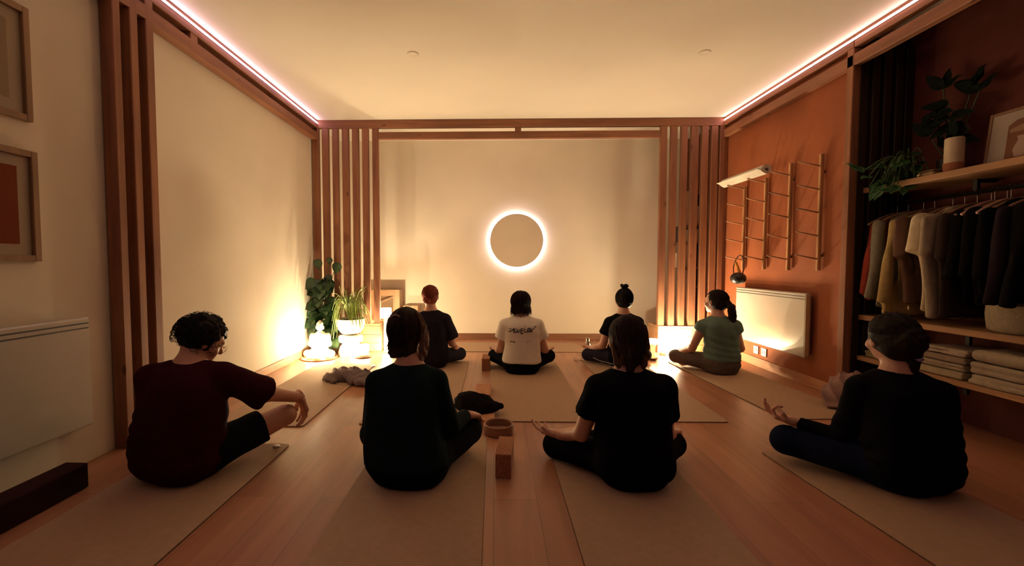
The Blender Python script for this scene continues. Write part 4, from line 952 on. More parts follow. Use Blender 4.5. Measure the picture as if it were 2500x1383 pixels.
def strands(bm, H, R, starts, gather, n, rad, rr, seed, r=.0011, tail=0, tail_dir=(0, -.2, -1), wob=.004, curl=0, off=(0, -.018, .014)):
    """hair strands that follow the head's ellipsoid from START directions to the GATHER direction, then hang for TAIL"""
    rs = random.Random(seed)
    for i in range(n):
        s = Vector(starts(rs)).normalized()
        if s.y > .30 and s.z < .60: continue
        g = Vector(gather(rs, s)).normalized()
        lift = rs.uniform(.995, 1.03) * rr; ph = rs.uniform(0, 6); pts = []
        for k in range(9):
            t = k / 8; v = s.lerp(g, t).normalized(); q = Vector((v.x*rad[0], v.y*rad[1], v.z*rad[2])) * lift + Vector(off)
            q += Vector((math.sin(ph + 5*t), math.cos(ph*2 + 4*t), math.sin(ph*3 + 6*t))) * wob * t
            pts.append(q)
        if tail:
            L = tail * rs.uniform(.5, 1.1); dd = Vector(tail_dir) + Vector((rs.uniform(-.25, .25), rs.uniform(-.25, .25), rs.uniform(-.1, .1))); dd.normalize(); e = pts[-1]
            for k in range(1, 7):
                t = k / 6; c = Vector((math.sin(ph + 9*t), math.cos(ph + 8*t), 0)) * curl * t
                pts.append(e + dd * L * t + c)
        m = len(pts); rads = [r * (1 if k < m-3 else (m-k)/4) for k in range(m)]
        tube(bm, [Vector(H) + Vector(R @ np.array(p)) for p in pts], rads, 3, cap=False)

def bm_to_arr(bm):
    V = np.array([v.co[:] for v in bm.verts]); Q = []
    for f in bm.faces:
        q = [v.index for v in f.verts]
        if len(q) == 3: q = q + [q[2]]
        Q.append(q[:4])
    bm.free(); return V, np.array(Q)

def make_person(label, base, rows, J, yaw=0, vox=.008, shirt=None, trousers=None, hair=None, head_rot=(0, 0, 0), hands=(), feet=True,
                arm_r=(.050, .040, .038, .026), leg_r=(.088, .060, .056, .038), seed=1, foot_side=1):
    """rows: torso loft in metres (z, x, y, half width, half depth); J: joints"""
    bx, by = base; org = (bx, by, .008)
    P = tag(empty('person', org), label, 'person')
    J = {k: np.array(v, float) for k, v in J.items()}
    pts = np.array(list(J.values())); lo = np.minimum(pts.min(0), (min(r[1]-r[3] for r in rows), min(r[2]-r[4] for r in rows), 0)) - .16
    hi = np.maximum(pts.max(0), (max(r[1]+r[3] for r in rows), 0, 0)) + .16; lo[2] = -.03; hi[0] += .03
    cy_, sy_ = math.cos(yaw), math.sin(yaw); rx = np.array((cy_, sy_, 0)); fw = np.array((-sy_, cy_, 0))
    pel = np.array((rows[1][1], rows[1][2], .105)); a0 = rows[1][3]
    hipL = pel - rx*a0*.48 + fw*.02; hipR = pel + rx*a0*.48 + fw*.02
    kL, kR = J['knL'], J['knR']
    mid = (kL + kR) / 2; mid[2] = 0
    front = pel + fw * .36; front[2] = .055
    anL = J.get('anL', front + rx*.05 + fw*.03); anR = J.get('anR', front - rx*.05 - fw*.04)
    A0, A1, A2, A3 = arm_r; L0, L1, L2, L3 = leg_r
    # --- body
    B = Field(lo, hi, vox)
    B.loft([(z, x, y, a - .016, b - .014) for z, x, y, a, b in rows], yaw=yaw, k=.01)
    for s in 'LR':
        B.cone(J['sh'+s], J['el'+s], A0 - .006, A1 - .002, k=.03); B.cone(J['el'+s], J['wr'+s], A2 - .002, A3, k=.015)
        sh = J['sh'+s]; nk = J['neck']; B.cone(nk - np.array((0, 0, .03)), sh, .045, .042, k=.04)
    for h, k, an in ((hipL, kL, anL), (hipR, kR, anR)):
        B.cone(h, k, L0 - .012, L1 - .008, k=.03); B.cone(k, an, L2 - .008, L3 - .004, k=.02)
    if feet:
        for an, sd in ((anL, 1), (anR, -1)):
            toe = an + rx*sd*.16 - fw*.03; toe[2] = .035; B.cone(an, toe, .034, .026, k=.015)
            for q in range(5):
                tq = toe + rx*sd*(.028 - .003*q) + fw*(.022 - .011*q); B.cone(toe + fw*(.02 - .01*q), tq, .011, .009, k=.006)
    Rh = rotm(*head_rot); H = J['head']
    head_shape(B, H, Rh, J['neck'])
    parts = [B] + [hand_shape(**hk) for hk in hands]
    field_obj('body', parts, skin, P, org, relax=1)
    for sx in (-1, 1):
        bm = bmesh.new(); bmesh.ops.create_uvsphere(bm, u_segments=12, v_segments=8, radius=.011)
        c = H + Rh @ np.array((sx*.031, .071, .004))
        obj('eye', bm, mat('eye_white', (.5, .45, .4), .3), P, smooth=True, loc=tuple(c - np.array(org)))
    # --- shirt
    if shirt:
        S = Field(lo, hi, vox); hem = shirt.get('hem', .03); inf = shirt.get('inflate', .006)
        S.loft(rows, inflate=inf, yaw=yaw, k=.01, zlo=hem, rnd=.02, zhi=rows[-1][0])
        for s in 'LR':
            sh, el, wr, nk = J['sh'+s], J['el'+s], J['wr'+s], J['neck']
            S.cone(nk - np.array((0, 0, .045)), sh, .048, A0 + .006, k=.035)
            sl = shirt['sleeve']
            if sl <= 1: S.cone(sh, sh + (el - sh)*sl, A0 + .010, A0 + shirt.get('flare', .006), k=.02, cut=.004)
            else:
                S.cone(sh, el, A0 + .008, A1 + .012, k=.02); S.cone(el, el + (wr-el)*(sl-1), A2 + .012, A3 + .010, k=.012, cut=.004)
        S.disp(folds(seed, shirt.get('fold', .0032), 24))
        nk = J['neck']; nr = shirt.get('neck_r', .060)
        # open neckline: nothing of the shirt inside a ring round the neck above the collar line
        S.cut(lambda x, y, z: np.minimum(nr - np.sqrt((x-nk[0])**2 + (y-nk[1]-.012)**2), z - (nk[2] + shirt.get('collar', -.030)) + (y-nk[1])*.5))
        field_obj('shirt', [S], shirt['mat'], P, org)
    if trousers:
        T = Field(lo, hi, vox); wz = trousers.get('waist', .20)
        T.loft([r for r in rows if r[0] <= wz + .04], inflate=trousers.get('inflate', 0), yaw=yaw, k=.01, zhi=wz, zlo=.0, rnd=.035)
        ends = trousers.get('length', 1.95)
        for h, k, an in ((hipL, kL, anL), (hipR, kR, anR)):
            if ends <= 1: T.cone(h, h + (k-h)*ends, L0 + .004, L1 + .022, k=.03, cut=.005)
            else:
                T.cone(h, k, L0, L1 + .004, k=.03); T.cone(k, k + (an-k)*(ends-1), L2 + .006, L3 + .012, k=.02, cut=.004)
        T.disp(folds(seed+7, trousers.get('fold', .003), 22))
        T.cut(lambda x, y, z: .009 - z)
        field_obj('trousers', [T], trousers['mat'], P, org)
    if hair: hair(P, H, Rh, org)
    return P, H, Rh, org

def hair_mat(name, rgb, hi=None):
    m = mat(name, rgb, .55, noise_amt=.45, noise_scale=70, stretch=(1, 1, .25), spec=.08)
    return m
def cap_keep(front=.035, top=.058, low=-.06):
    return lambda u, v, w: np.maximum(np.minimum(v - front, top - w), low - w + np.maximum(0, v)*.6)
def hair_noise(amp, f, seed=0):
    return lambda u, v, w: amp*(np.sin(f*u + 3*np.sin(f*.6*w + seed)) * np.sin(f*v*1.1 + 2*np.sin(f*.5*u)) * .6 + .4*np.sin(f*1.9*w + 4*np.sin(f*.7*u + seed)))
def back_dir(rs):
    a = rs.uniform(-1.9, 1.9); return (math.sin(a)*.95, -math.cos(a)*.5 + rs.uniform(-.2, .5), rs.uniform(.1, 1.0))
# ---------------------------------------------------------------- the eight people
def cloth(name, rgb, rough=.92, amt=.12): return mat(name, rgb, rough, noise_amt=amt, noise_scale=40, bump=.25, bump_scale=350, spec=.05)
def hair_obj(P, H, R, org, m, build, vox=.004, reach=(.16, .2, .2), low=-.2, strand=None, name='hair'):
    lo = H - np.array((reach[0], reach[1], -low)); hi = H + np.array((reach[0], reach[1], reach[2]))
    F = Field(lo, hi, vox); build(F, lambda u, v, w: H + R @ np.array((u, v, w)))
    parts = [F]
    if strand:
        bm = bmesh.new(); strand(bm); bm.verts.index_update(); parts.append(bm_to_arr(bm))
    return field_obj(name, parts, m, P, org, relax=0)

def hair_curly(P, H, R, org):
    m = hair_mat('hair_black', (.012, .009, .008))
    def b(F, T):
        F.ell(T(-.0, -.018, .020), (.094, .108, .104), R, k=.0, keep=cap_keep(.045, .035, -.085), disp=hair_noise(.005, 95))
        rs = random.Random(5)
        for i in range(70):
            v = Vector((rs.gauss(0, 1), rs.gauss(-.5, 1), rs.gauss(.35, .8))).normalized()
            if v.y > .75 and v.z < .3: continue
            if v.z < -.8: continue
            F.ell(T(v.x*.088, -.018 + v.y*.103, .020 + v.z*.098), [rs.uniform(.012, .020)]*3, R, k=.008)
    def st(bm):
        rs = random.Random(9)
        for i in range(420):
            v = Vector((rs.gauss(0, 1), rs.gauss(-.5, 1), rs.gauss(.1, .8))).normalized()
            if v.z < -.6 or v.y > .7: continue
            p = Vector((v.x*.096, -.018 + v.y*.112, .020 + v.z*.106)); tg = v.orthogonal().normalized(); ph = rs.uniform(0, 6); L = rs.uniform(.008, .03); pts = []
            for k in range(9):
                t = k/8; q = p + v*(.006 + .012*math.sin(t*3)) + tg*.0075*math.cos(ph + 6*t) + v.cross(tg)*.0075*math.sin(ph + 6*t) + Vector((0, 0, -L*t))
                pts.append(Vector(H) + Vector(R @ np.array(q)))
            tube(bm, pts, .0012, 3, cap=False)
    hair_obj(P, H, R, org, m, b, strand=st)

def hair_halfup(P, H, R, org):          # brown, loosely clipped, falling to the right shoulder
    m = hair_mat('hair_dark_brown', (.030, .018, .013))
    def b(F, T):
        F.ell(T(0, -.018, .016), (.088, .110, .102), R, k=0, keep=cap_keep(.04, .05, -.07), disp=hair_noise(.002, 60))
        F.ell(T(0, -.055, -.055), (.070, .062, .075), R, k=.02, disp=hair_noise(.004, 70, 2))
        F.ell(T(-.03, -.085, .05), (.038, .030, .030), R, k=.015)
        F.ell(T(-.05, -.05, -.085), (.028, .030, .045), R, k=.012, disp=hair_noise(.004, 110, 4))
    st = lambda bm: (strands(bm, H, R, back_dir, lambda rs, s: (s.x*.6 - .1, -1, -.35 + rs.uniform(-.3, .1)), 750, (.088, .110, .102), 1.0, 3, r=.0012, tail=.035, wob=.005, curl=.004),
                     strands(bm, H, R, lambda rs: (-.9, -.1, rs.uniform(-.2, .5)), lambda rs, s: (-.8, -.6, -.6), 40, (.088, .110, .10), 1.0, 4, r=.001, tail=.07, curl=.010))
    hair_obj(P, H, R, org, m, b, strand=st)
    m2 = hair_mat('hair_light_strands', (.17, .085, .055))
    def b2(F, T):
        pts = [(.055, -.035, .060), (.086, -.030, .02), (.098, -.022, -.04), (.094, -.02, -.095), (.080, -.03, -.14)]
        for o in ((0, 0), (.004, .018), (-.006, -.018)):
            for i in range(len(pts)-1):
                q = lambda p: T(p[0] + o[0], p[1] + o[1], p[2])
                F.cone(q(pts[i]), q(pts[i+1]), .013 if i < 3 else .011, .012 if i < 2 else .009, k=.006)
        F.disp(lambda x, y, z: .0025*np.sin(150*x + 60*y + 4*np.sin(30*z)))
    hair_obj(P, H, R, org, m2, b2, strand=lambda bm: strands(bm, H, R, lambda rs: (.5, -.25, .8), lambda rs, s: (1, rs.uniform(-.5, 0), rs.uniform(-.4, .0)), 60, (.098, .10, .10), 1.02, 14, r=.0011, tail=.10, wob=.006, curl=.007, tail_dir=(-.1, -.05, -1)), name='light_hair_lock')
    bm = bmesh.new(); T = lambda u, v, w: Vector(H - np.array(org)) + Vector(R @ np.array((u, v, w)))
    tube(bm, smooth_pts([T(-.055, -.098, .050), T(-.045, -.104, .072), T(-.020, -.108, .082), (T(.005, -.104, .070)), T(.012, -.100, .050)], 5), .0035, 8)
    tag(obj('hair_clip', bm, mat('clip_shell', (.30, .17, .12), .3), P, smooth=True), 'curved brown hair clip')
    bm = bmesh.new(); lathe(bm, [(0, -.006), (.006, 0), (0, .006)], tuple(T(-.082, -.02, -.075)), seg=10)
    tag(obj('earring', bm, mat('brass', (.8, .55, .25), .25, 1), P), 'small shiny drop earring')

def hair_streaked(P, H, R, org):        # dark plum hair pulled down, pale ends at the nape
    m = hair_mat('hair_plum', (.030, .016, .020))
    def b(F, T):
        F.ell(T(0, -.020, .012), (.088, .108, .104), R, k=0, keep=cap_keep(.035, .06, -.075), disp=hair_noise(.0015, 60))
        F.ell(T(0, -.060, -.050), (.068, .052, .085), R, k=.02, disp=hair_noise(.004, 90, 1))
        F.cone(T(-.005, -.09, -.03), T(-.012, -.085, -.135), .034, .020, k=.015)
        F.ell(T(-.015, -.03, .105), (.022, .03, .014), R, k=.008)
    hair_obj(P, H, R, org, m, b, strand=lambda bm: strands(bm, H, R, back_dir, lambda rs, s: (s.x*.25, -1, -.3), 750, (.088, .108, .104), 1.0, 6, r=.0011, tail=.07, wob=.003, curl=.003))
    m2 = hair_mat('hair_pale_ends', (.14, .075, .040))
    def b2(F, T):
        for sx in (-1, 1):
            pts = [(.078, -.060, .015), (.080, -.058, -.03), (.074, -.06, -.07), (.062, -.060, -.11), (.048, -.052, -.150)]
            for i in range(4): F.cone(T(*(pts[i][0]*sx, *pts[i][1:])), T(*(pts[i+1][0]*sx, *pts[i+1][1:])), (.007, .009, .013, .016)[i], (.009, .013, .016, .007)[i], k=.006)
        F.disp(lambda x, y, z: .002*np.sin(170*x + 50*y + 4*np.sin(30*z)))
    hair_obj(P, H, R, org, m2, b2, strand=lambda bm: strands(bm, H, R, lambda rs: (rs.choice((-1, 1))*.8, -.45, .55), lambda rs, s: (s.x*.8, -.7, -.7), 80, (.088, .108, .104), 1.03, 8, r=.0011, tail=.075, wob=.003, curl=.004), name='pale_hair_ends')

def hair_updo(P, H, R, org):
    m = hair_mat('hair_brown_black', (.016, .011, .009))
    def b(F, T):
        F.ell(T(0, -.020, .016), (.090, .112, .104), R, k=0, keep=cap_keep(.042, .045, -.09), disp=hair_noise(.002, 60))
        F.ell(T(0, -.055, -.045), (.074, .055, .060), R, k=.02)
        F.ell(T(.010, -.105, -.005), (.062, .048, .062), R, k=.015, disp=hair_noise(.004, 90, 1))
        F.cone(T(.03, -.09, -.05), T(.035, -.075, -.14), .030, .016, k=.015)
    hair_obj(P, H, R, org, m, b, strand=lambda bm: (strands(bm, H, R, back_dir, lambda rs, s: (.1, -1, -.1), 750, (.090, .112, .104), 1.0, 16, r=.0012, tail=.03, wob=.005, curl=.006),
        strands(bm, H, R, lambda rs: (rs.uniform(-1, 1), rs.uniform(-.8, .5), .9), lambda rs, s: (s.x, s.y, 1), 60, (.092, .112, .106), 1.01, 17, r=.0008, tail=.012, tail_dir=(0, 0, .6), wob=.004, curl=.001)))
    bm = bmesh.new(); c = Vector(H - np.array(org)) + Vector(R @ np.array((.038, -.088, -.088)))
    lathe(bm, [(.018, -.010), (.026, 0), (.018, .010), (.012, 0), (.018, -.010)], tuple(c), seg=18)
    tag(obj('hair_tie', bm, mat('tie_lilac', (.35, .25, .35), .8), P, smooth=True), 'pale fabric hair tie')

def simple_hair(name, rgb, kind, tie=None):
    def fn(P, H, R, org):
        m = hair_mat(name, rgb)
        def b(F, T):
            F.ell(T(0, -.016, .014), (.085, .104, .100), R, k=0, keep=cap_keep(.04, .05, -.075), disp=hair_noise(.0015, 60))
            if kind == 'low_bun':
                F.ell(T(-.035, -.095, -.035), (.040, .034, .036), R, k=.012, disp=hair_noise(.004, 120)); F.ell(T(0, -.045, -.04), (.066, .055, .05), R, k=.02)
            if kind == 'bob':
                F.ell(T(0, -.020, -.030), (.088, .085, .085), R, k=.02, keep=lambda u, v, w: np.maximum(v - .05, -.135 - w), disp=hair_noise(.002, 60))
                F.ell(T(0, -.030, -.085), (.090, .062, .050), R, k=.03, keep=lambda u, v, w: np.maximum(v - .04, -.130 - w), disp=hair_noise(.005, 110))
            if kind == 'top_knot':
                F.ell(T(.0, -.04, -.04), (.072, .06, .055), R, k=.02)
                F.cone(T(0, -.02, .095), T(0, -.02, .125), .022, .018, k=.012)
                for i in range(9):
                    a = i*2*PI/9; F.ell(T(.026*math.cos(a), -.02 + .024*math.sin(a), .136 + .008*math.sin(3*a)), (.017, .017, .014), R, k=.006)
            if kind == 'pony':
                F.ell(T(0, -.04, -.03), (.072, .065, .06), R, k=.02); F.ell(T(0, -.105, .005), (.028, .028, .030), R, k=.015)
                pts = [(0, -.11, .01), (.015, -.145, -.05), (.030, -.150, -.13), (.040, -.140, -.21), (.045, -.130, -.28)]
                for i in range(4): F.cone(T(*pts[i]), T(*pts[i+1]), (.024, .034, .036, .026)[i], (.034, .036, .026, .008)[i], k=.01)
                F.disp(lambda x, y, z: .0025*np.sin(140*x + 60*y + 4*np.sin(25*z)))
        g = {'low_bun': lambda rs, s: (-.35, -1, -.3), 'bob': lambda rs, s: (s.x*1.3, s.y - .15, -.55), 'top_knot': lambda rs, s: (0, -.2, 1), 'pony': lambda rs, s: (0, -1, .05)}[kind]
        st = {'top_knot': lambda rs: (rs.uniform(-1, 1), rs.uniform(-1, .2), rs.uniform(-.7, .2))}.get(kind, back_dir)
        tl = {'bob': .09, 'top_knot': 0, 'low_bun': .01, 'pony': .02}[kind]
        hair_obj(P, H, R, org, m, b, vox=.006, low=-.33 if kind == 'pony' else -.2, strand=lambda bm: strands(bm, H, R, st, g, 420 if kind == 'bob' else 260, (.094, .104, .100) if kind == 'bob' else (.085, .104, .100), 1.01, 21, r=.0015, tail=tl, wob=.004, curl=.004))
        if tie:
            bm = bmesh.new(); c = Vector(H - np.array(org)) + Vector(R @ np.array(tie)); lathe(bm, [(.020, -.006), (.026, 0), (.020, .006), (.016, 0), (.020, -.006)], tuple(c), seg=18)
            obj('hair_tie', bm, mat('tie_black', (.01, .01, .01), .8), P, smooth=True)
    return fn

black = cloth('cloth_black', (.0035, .0035, .005)); maroon = cloth('cloth_maroon', (.034, .0045, .007)); dkgreen = cloth('cloth_dark_green', (.005, .013, .014))
denim = cloth('cloth_denim', (.007, .010, .026)); shorts_m = cloth('cloth_charcoal', (.008, .010, .012)); teal = cloth('cloth_teal', (.13, .20, .165))
sand = cloth('cloth_sand', (.80, .73, .60), amt=.04); brownpants = cloth('cloth_taupe', (.12, .095, .08)); navy = cloth('cloth_navy', (.016, .014, .022)); plum = cloth('cloth_plum_black', (.020, .015, .026))

def V(*a): return a
# --- front row, from the left wall
P1, H1, R1, O1 = make_person('person in a maroon T-shirt and glasses, bare knee up, hand hanging over it', (-1.53, 2.06),
    [V(.015,-1.54,2.06,.165,.12), V(.09,-1.55,2.06,.208,.15), V(.17,-1.548,2.06,.215,.15), V(.28,-1.530,2.055,.210,.14), V(.40,-1.507,2.045,.198,.13), V(.48,-1.49,2.045,.178,.12), V(.53,-1.488,2.055,.140,.10), V(.565,-1.492,2.07,.085,.075)],
    dict(neck=(-1.500,2.085,.578), head=(-1.480,2.165,.662), shL=(-1.650,2.03,.500), shR=(-1.318,2.06,.505), elL=(-1.715,2.17,.27), wrL=(-1.66,2.37,.20), elR=(-1.190,2.21,.372), wrR=(-1.108,2.425,.288), knL=(-1.86,2.36,.12), knR=(-1.165,2.37,.205), anR=(-1.42,2.50,.055), anL=(-1.52,2.52,.055)),
    yaw=-.25, vox=.0075, seed=3, arm_r=(.056, .046, .042, .029), leg_r=(.098, .066, .058, .040),
    shirt=dict(mat=maroon, sleeve=.98, flare=.030, hem=.02, inflate=.012, neck_r=.072, collar=-.040, fold=.004), trousers=dict(mat=shorts_m, length=.70), hair=hair_curly, head_rot=(-.75, .55, 0),
    hands=[dict(wr=(-1.108,2.425,.288), d=(.16,.33,-.93), n=(-.62,-.70,-.30), side=1, curl=(.30,.40,.45,.50), thumb=.35, spread=.30),
           dict(wr=(-1.66,2.37,.20), d=(-.5,.8,-.3), n=(0,0,-1), side=-1, curl=(.3,.3,.3,.3), h=.004)])
# glasses
g = empty('glasses', (0, 0, 0)); g.parent = P1; bmf = bmesh.new(); T1 = lambda u, v, w: Vector(H1 - np.array(O1)) + Vector(R1 @ np.array((u, v, w)))
for sx in (-1, 1):
    tube(bmf, [T1(sx*.034 + .021*math.cos(a*PI/10), .104, -.003 + .017*math.sin(a*PI/10)) for a in range(21)], .0016, 6, cap=False)
    tube(bmf, [T1(sx*.056, .102, .004), T1(sx*.078, .085, .006), T1(sx*.083, .0, .004), T1(sx*.080, -.015, -.015)], .0016, 6)
tube(bmf, [T1(-.013, .104, .0), T1(0, .108, .004), T1(.013, .104, .0)], .0016, 6)
bpy.data.objects.remove(g); tag(obj('glasses', bmf, mat('gold_wire', (.75, .55, .28), .25, 1), P1, smooth=True), 'thin gold-rimmed glasses')

make_person('person in a dark green long-sleeved top, hair half up, hand on raised knee', (-.41, 2.05),
    [V(.015,-.405,2.05,.165,.13), V(.09,-.412,2.05,.198,.15), V(.18,-.427,2.05,.192,.14), V(.30,-.442,2.04,.172,.12), V(.41,-.432,2.035,.166,.115), V(.48,-.417,2.035,.155,.105), V(.525,-.412,2.045,.118,.09), V(.57,-.410,2.055,.066,.065)],
    dict(neck=(-.408,2.065,.590), head=(-.425,2.11,.722), shL=(-.552,2.035,.482), shR=(-.280,2.05,.488), elL=(-.603,2.10,.22), wrL=(-.58,2.30,.17), elR=(-.218,2.13,.235), wrR=(-.150,2.31,.232), knL=(-.66,2.33,.12), knR=(-.138,2.345,.135)),
    yaw=-.08, vox=.0075, seed=5, leg_r=(.095, .070, .062, .040),
    shirt=dict(mat=dkgreen, sleeve=1.93, hem=.09, inflate=.006, neck_r=.066, collar=-.042), trousers=dict(mat=black), hair=hair_halfup, head_rot=(-.12, .05, 0),
    hands=[dict(wr=(-.150,2.31,.232), d=(.55,.72,-.22), n=(-.15,-.15,-1), side=1, curl=(.55,.6,.65,.7), thumb=.5),
           dict(wr=(-.58,2.30,.17), d=(-.4,.85,-.2), n=(0,0,-1), side=-1, h=.004)])

make_person('person in a black T-shirt seen from behind, pale streaks in plum hair', (.66, 2.05),
    [V(.015,.665,2.05,.150,.12), V(.09,.665,2.055,.180,.145), V(.18,.664,2.055,.172,.135), V(.30,.659,2.045,.160,.12), V(.41,.649,2.04,.172,.12), V(.47,.643,2.04,.165,.11), V(.51,.641,2.05,.122,.095), V(.545,.641,2.06,.068,.068)],
    dict(neck=(.641,2.07,.562), head=(.645,2.11,.685), shL=(.492,2.04,.462), shR=(.800,2.05,.462), elL=(.430,2.11,.215), wrL=(.345,2.27,.145), elR=(.850,2.13,.205), wrR=(.945,2.30,.150), knL=(.335,2.31,.075), knR=(.955,2.31,.085)),
    yaw=0, vox=.0075, seed=8, leg_r=(.090, .064, .058, .040),
    shirt=dict(mat=black, sleeve=.55, flare=.020, hem=.05, inflate=.010, neck_r=.070, collar=-.046), trousers=dict(mat=black), hair=hair_streaked, head_rot=(.0, .10, 0),
    hands=[dict(wr=(.345,2.27,.145), d=(-.62,.75,-.08), n=(.1,.1,1), side=-1, curl=(.30,.20,.18,.20), thumb=.7),
           dict(wr=(.945,2.30,.150), d=(.5,.82,-.2), n=(0,0,-1), side=1, curl=(.4,.45,.5,.5))])

make_person('person in black top and blue jeans beside the wardrobe, palm turned up', (1.93, 2.03),
    [V(.015,1.945,2.05,.170,.13), V(.09,1.945,2.04,.200,.15), V(.18,1.935,2.03,.195,.14), V(.30,1.915,2.02,.182,.13), V(.41,1.892,2.02,.174,.12), V(.47,1.880,2.02,.162,.11), V(.51,1.875,2.03,.120,.09), V(.55,1.872,2.035,.068,.066)],
    dict(neck=(1.872,2.04,.570), head=(1.868,2.075,.700), shL=(1.728,2.06,.462), shR=(2.02,1.985,.462), elL=(1.712,2.15,.185), wrL=(1.575,2.27,.222), elR=(2.075,2.01,.21), wrR=(2.12,2.20,.16), knL=(1.535,2.28,.125), knR=(2.20,2.33,.11)),
    yaw=.22, vox=.0075, seed=11, leg_r=(.096, .068, .062, .042),
    shirt=dict(mat=black, sleeve=1.92, hem=.04, inflate=.012, neck_r=.068, collar=-.044, fold=.004), trousers=dict(mat=denim), hair=hair_updo, head_rot=(-.10, .12, .0),
    hands=[dict(wr=(1.575,2.27,.222), d=(-.82,.50,.22), n=(.25,-.1,1), side=-1, curl=(.95,.45,.35,.3), thumb=1.1),
           dict(wr=(2.12,2.20,.16), d=(.4,.85,-.2), n=(0,0,-1), side=1, h=.004)])

# --- back row
def back_rows(x, y, a, top=.575, xs=None):
    zs = (.015, .09, .17, .28, .39, .47, .515, top); aa = (.86, 1.02, .98, .90, .94, .92, .68, .40); bb = (.115, .135, .125, .112, .11, .10, .085, .062)
    return [V(z, x + (xs[i] if xs else 0), y + (0, .005, .005, 0, -.008, -.01, 0, .01)[i], a*aa[i], bb[i]) for i, z in enumerate(zs)]
make_person('red-haired person in a navy T-shirt sitting left of the far mats', (-.63, 4.36), back_rows(-.632, 4.36, .172),
    dict(neck=(-.637,4.37,.590), head=(-.650,4.41,.722), shL=(-.780,4.34,.485), shR=(-.488,4.34,.485), elL=(-.850,4.41,.24), wrL=(-.86,4.58,.15), elR=(-.425,4.41,.235), wrR=(-.395,4.58,.150), knL=(-.96,4.58,.085), knR=(-.360,4.60,.085)),
    vox=.009, seed=21, shirt=dict(mat=navy, sleeve=.75, flare=.034, hem=.05, inflate=.010, neck_r=.062, collar=-.036), trousers=dict(mat=navy), hair=simple_hair('hair_red', (.20, .045, .022), 'low_bun'), head_rot=(.15, 0, 0),
    hands=[dict(wr=(-.395,4.58,.150), d=(.3,.9,-.2), n=(0,0,-1), side=1, h=.004), dict(wr=(-.86,4.58,.15), d=(-.3,.9,-.2), n=(0,0,-1), side=-1, h=.004)])
P6, H6, R6, O6 = make_person('person in a sand-coloured printed T-shirt with a brown bob, facing the round lamp', (.272, 4.14), back_rows(.270, 4.14, .178, top=.548),
    dict(neck=(.258,4.15,.560), head=(.259,4.19,.678), shL=(.110,4.13,.462), shR=(.420,4.13,.462), elL=(.062,4.19,.220), wrL=(.035,4.36,.175), elR=(.488,4.19,.222), wrR=(.53,4.36,.175), knL=(.010,4.38,.115), knR=(.555,4.38,.115)),
    vox=.0085, seed=23, shirt=dict(mat=sand, sleeve=.50, flare=.026, hem=.105, inflate=.010, neck_r=.056, collar=-.020, fold=.0035), trousers=dict(mat=black), hair=simple_hair('hair_brown_bob', (.030, .016, .012), 'bob'), head_rot=(0, 0, 0),
    hands=[dict(wr=(.035,4.36,.175), d=(-.25,.9,-.1), n=(0,0,1), side=-1, h=.004, curl=(.2,.15,.15,.2), thumb=.5), dict(wr=(.53,4.36,.175), d=(.3,.9,-.1), n=(0,0,1), side=1, h=.004, curl=(.2,.15,.15,.2), thumb=.5)])
P7, H7, R7, O7 = make_person('person in a black T-shirt with a small topknot, white piping on trousers', (1.308, 4.38), back_rows(1.306, 4.38, .150, top=.545),
    dict(neck=(1.309,4.395,.562), head=(1.319,4.43,.690), shL=(1.168,4.37,.458), shR=(1.442,4.37,.458), elL=(1.110,4.43,.215), wrL=(1.035,4.60,.155), elR=(1.515,4.43,.215), wrR=(1.565,4.58,.155), knL=(1.00,4.60,.085), knR=(1.60,4.59,.085)),
    vox=.009, seed=25, shirt=dict(mat=black, sleeve=.48, flare=.022, hem=.05, inflate=.008, neck_r=.058, collar=-.034), trousers=dict(mat=plum), hair=simple_hair('hair_black_knot', (.010, .008, .008), 'top_knot', (0, -.02, .112)), head_rot=(0, 0, 0),
    hands=[dict(wr=(1.035,4.60,.155), d=(-.5,.8,.0), n=(0,0,1), side=-1, h=.004, curl=(.2,.15,.15,.2), thumb=.5), dict(wr=(1.565,4.58,.155), d=(.5,.8,0), n=(0,0,1), side=1, h=.004, curl=(.2,.15,.15,.2), thumb=.5)])
make_person('person in a teal short-sleeved top with a long dark ponytail', (2.185, 4.17), back_rows(2.180, 4.17, .165, top=.545, xs=(.0, .0, .0, -.004, -.020, -.032, -.036, -.037)),
    dict(neck=(2.142,4.185,.562), head=(2.135,4.22,.688), shL=(2.008,4.19,.456), shR=(2.278,4.14,.456), elL=(1.945,4.27,.225), wrL=(1.90,4.44,.150), elR=(2.372,4.20,.235), wrR=(2.44,4.38,.16), knL=(1.865,4.46,.105), knR=(2.44,4.44,.105)),
    yaw=.2, vox=.009, seed=27, shirt=dict(mat=teal, sleeve=.20, flare=.016, hem=.12, inflate=.004, neck_r=.058, collar=-.030, fold=.004), trousers=dict(mat=brownpants), hair=simple_hair('hair_dark_pony', (.018, .011, .009), 'pony', (0, -.118, .0)), head_rot=(.55, .0, 0),
    hands=[dict(wr=(1.90,4.44,.150), d=(-.3,.9,-.2), n=(0,0,-1), side=-1, h=.004), dict(wr=(2.44,4.38,.16), d=(.3,.9,-.2), n=(0,0,-1), side=1, h=.004)])

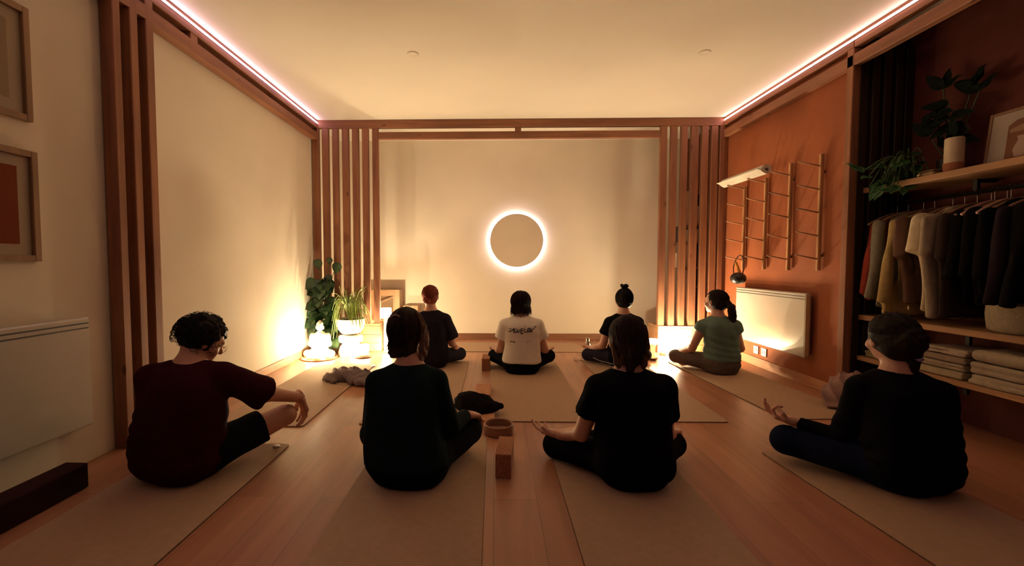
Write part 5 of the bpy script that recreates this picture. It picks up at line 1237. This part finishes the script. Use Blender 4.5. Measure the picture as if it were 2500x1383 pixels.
# the print across the back of the sand-coloured shirt, laid on the cloth itself
from mathutils.bvhtree import BVHTree
def back_of(P, child):
    o = [c for c in P.children if c.name.startswith(child)][0]; me = o.data
    return BVHTree.FromPolygons([tuple(v.co + P.location) for v in me.vertices], [tuple(p.vertices) for p in me.polygons])
def on_back(tree, x, z, y0=3.5, off=.0012):
    h = tree.ray_cast(Vector((x, y0, z)), Vector((0, 1, 0)))
    return (h[0] + Vector((0, -off, 0))) if h[0] is not None else None
tree = back_of(P6, 'shirt')
def px(u, v, x0=.259, z0=.430, s=1/1330*250*4.05/1060):       # crop units to metres on the back
    return on_back(tree, x0 + (u-650)*s, z0 - (v-650)*s)
def stroke(bm, pts, r):
    q = [px(*p) for p in smooth_pts([(a, b, 0) for a, b in pts], 4) for p in [(p[0], p[1])]] if False else [px(p.x, p.y) for p in smooth_pts([(a, b, 0) for a, b in pts], 4)]
    q = [v - Vector(O6) for v in q if v is not None]
    if len(q) > 1: tube(bm, q, r, 6)
bm = bmesh.new(); r = .0036
for s in ([(478,664),(500,670),(528,650),(547,628),(543,655),(552,688)], [(492,634),(516,632)], [(505,652),(512,650)],
          [(566,622),(559,655),(574,680),(591,655),(594,636),(598,674),(615,672),(624,640)],
          [(668,628),(642,630),(640,650),(662,654),(636,666),(640,688),(672,684)], [(652,697),(660,698)],
          [(688,628),(685,662),(704,674),(724,668),(790,668)], [(686,598),(690,602)],
          [(748+24*math.cos(a*PI/8), 645+22*math.sin(a*PI/8)) for a in range(17)], [(756,668),(800,630),(838,598)], [(735,650),(760,640)]):
    stroke(bm, s, r)
tag(obj('shirt_lettering', bm, mat('print_black', (.012, .012, .02), .8), P6, smooth=True), 'black handwritten word printed across the shoulders')
bm = bmesh.new()
for s, rr in (([(495,795),(530,797),(570,800)], .0022), ([(500,803),(535,806),(568,808)], .0020), ([(712,797),(716,798)], .006), ([(722,795),(740,792),(762,790)], .0014)): stroke(bm, s, rr)
tag(obj('shirt_small_marks', bm, mat('print_grey', (.12, .10, .09), .8), P6, smooth=True), 'row of tiny grey printed marks')
bm = bmesh.new(); stroke(bm, [(652,792),(654,800),(650,806)], .0026); obj('shirt_amber_mark', bm, mat('print_amber', (.45, .25, .06), .8), P6)
# white piping on the dark trousers
tr = back_of(P7, 'trousers')
bm = bmesh.new()
for pts in ([(1.03, .078), (1.08, .058), (1.14, .050), (1.20, .055), (1.235, .070)], [(1.10, .035), (1.16, .020), (1.21, .024), (1.26, .055)]):
    q = [on_back(tr, a, b, y0=3.9) for a, b in [(p.x, p.y) for p in smooth_pts([(a, b, 0) for a, b in pts], 5)]]
    q = [v - Vector(O7) for v in q if v is not None]
    if len(q) > 2: tube(bm, q, .003, 6)
obj('piping', bm, mat('piping_white', (.5, .45, .45), .7), P7, smooth=True)
# things whose soft shapes need the distance-field tools
lumps(); figure(); rail_and_clothes(); niche_things()
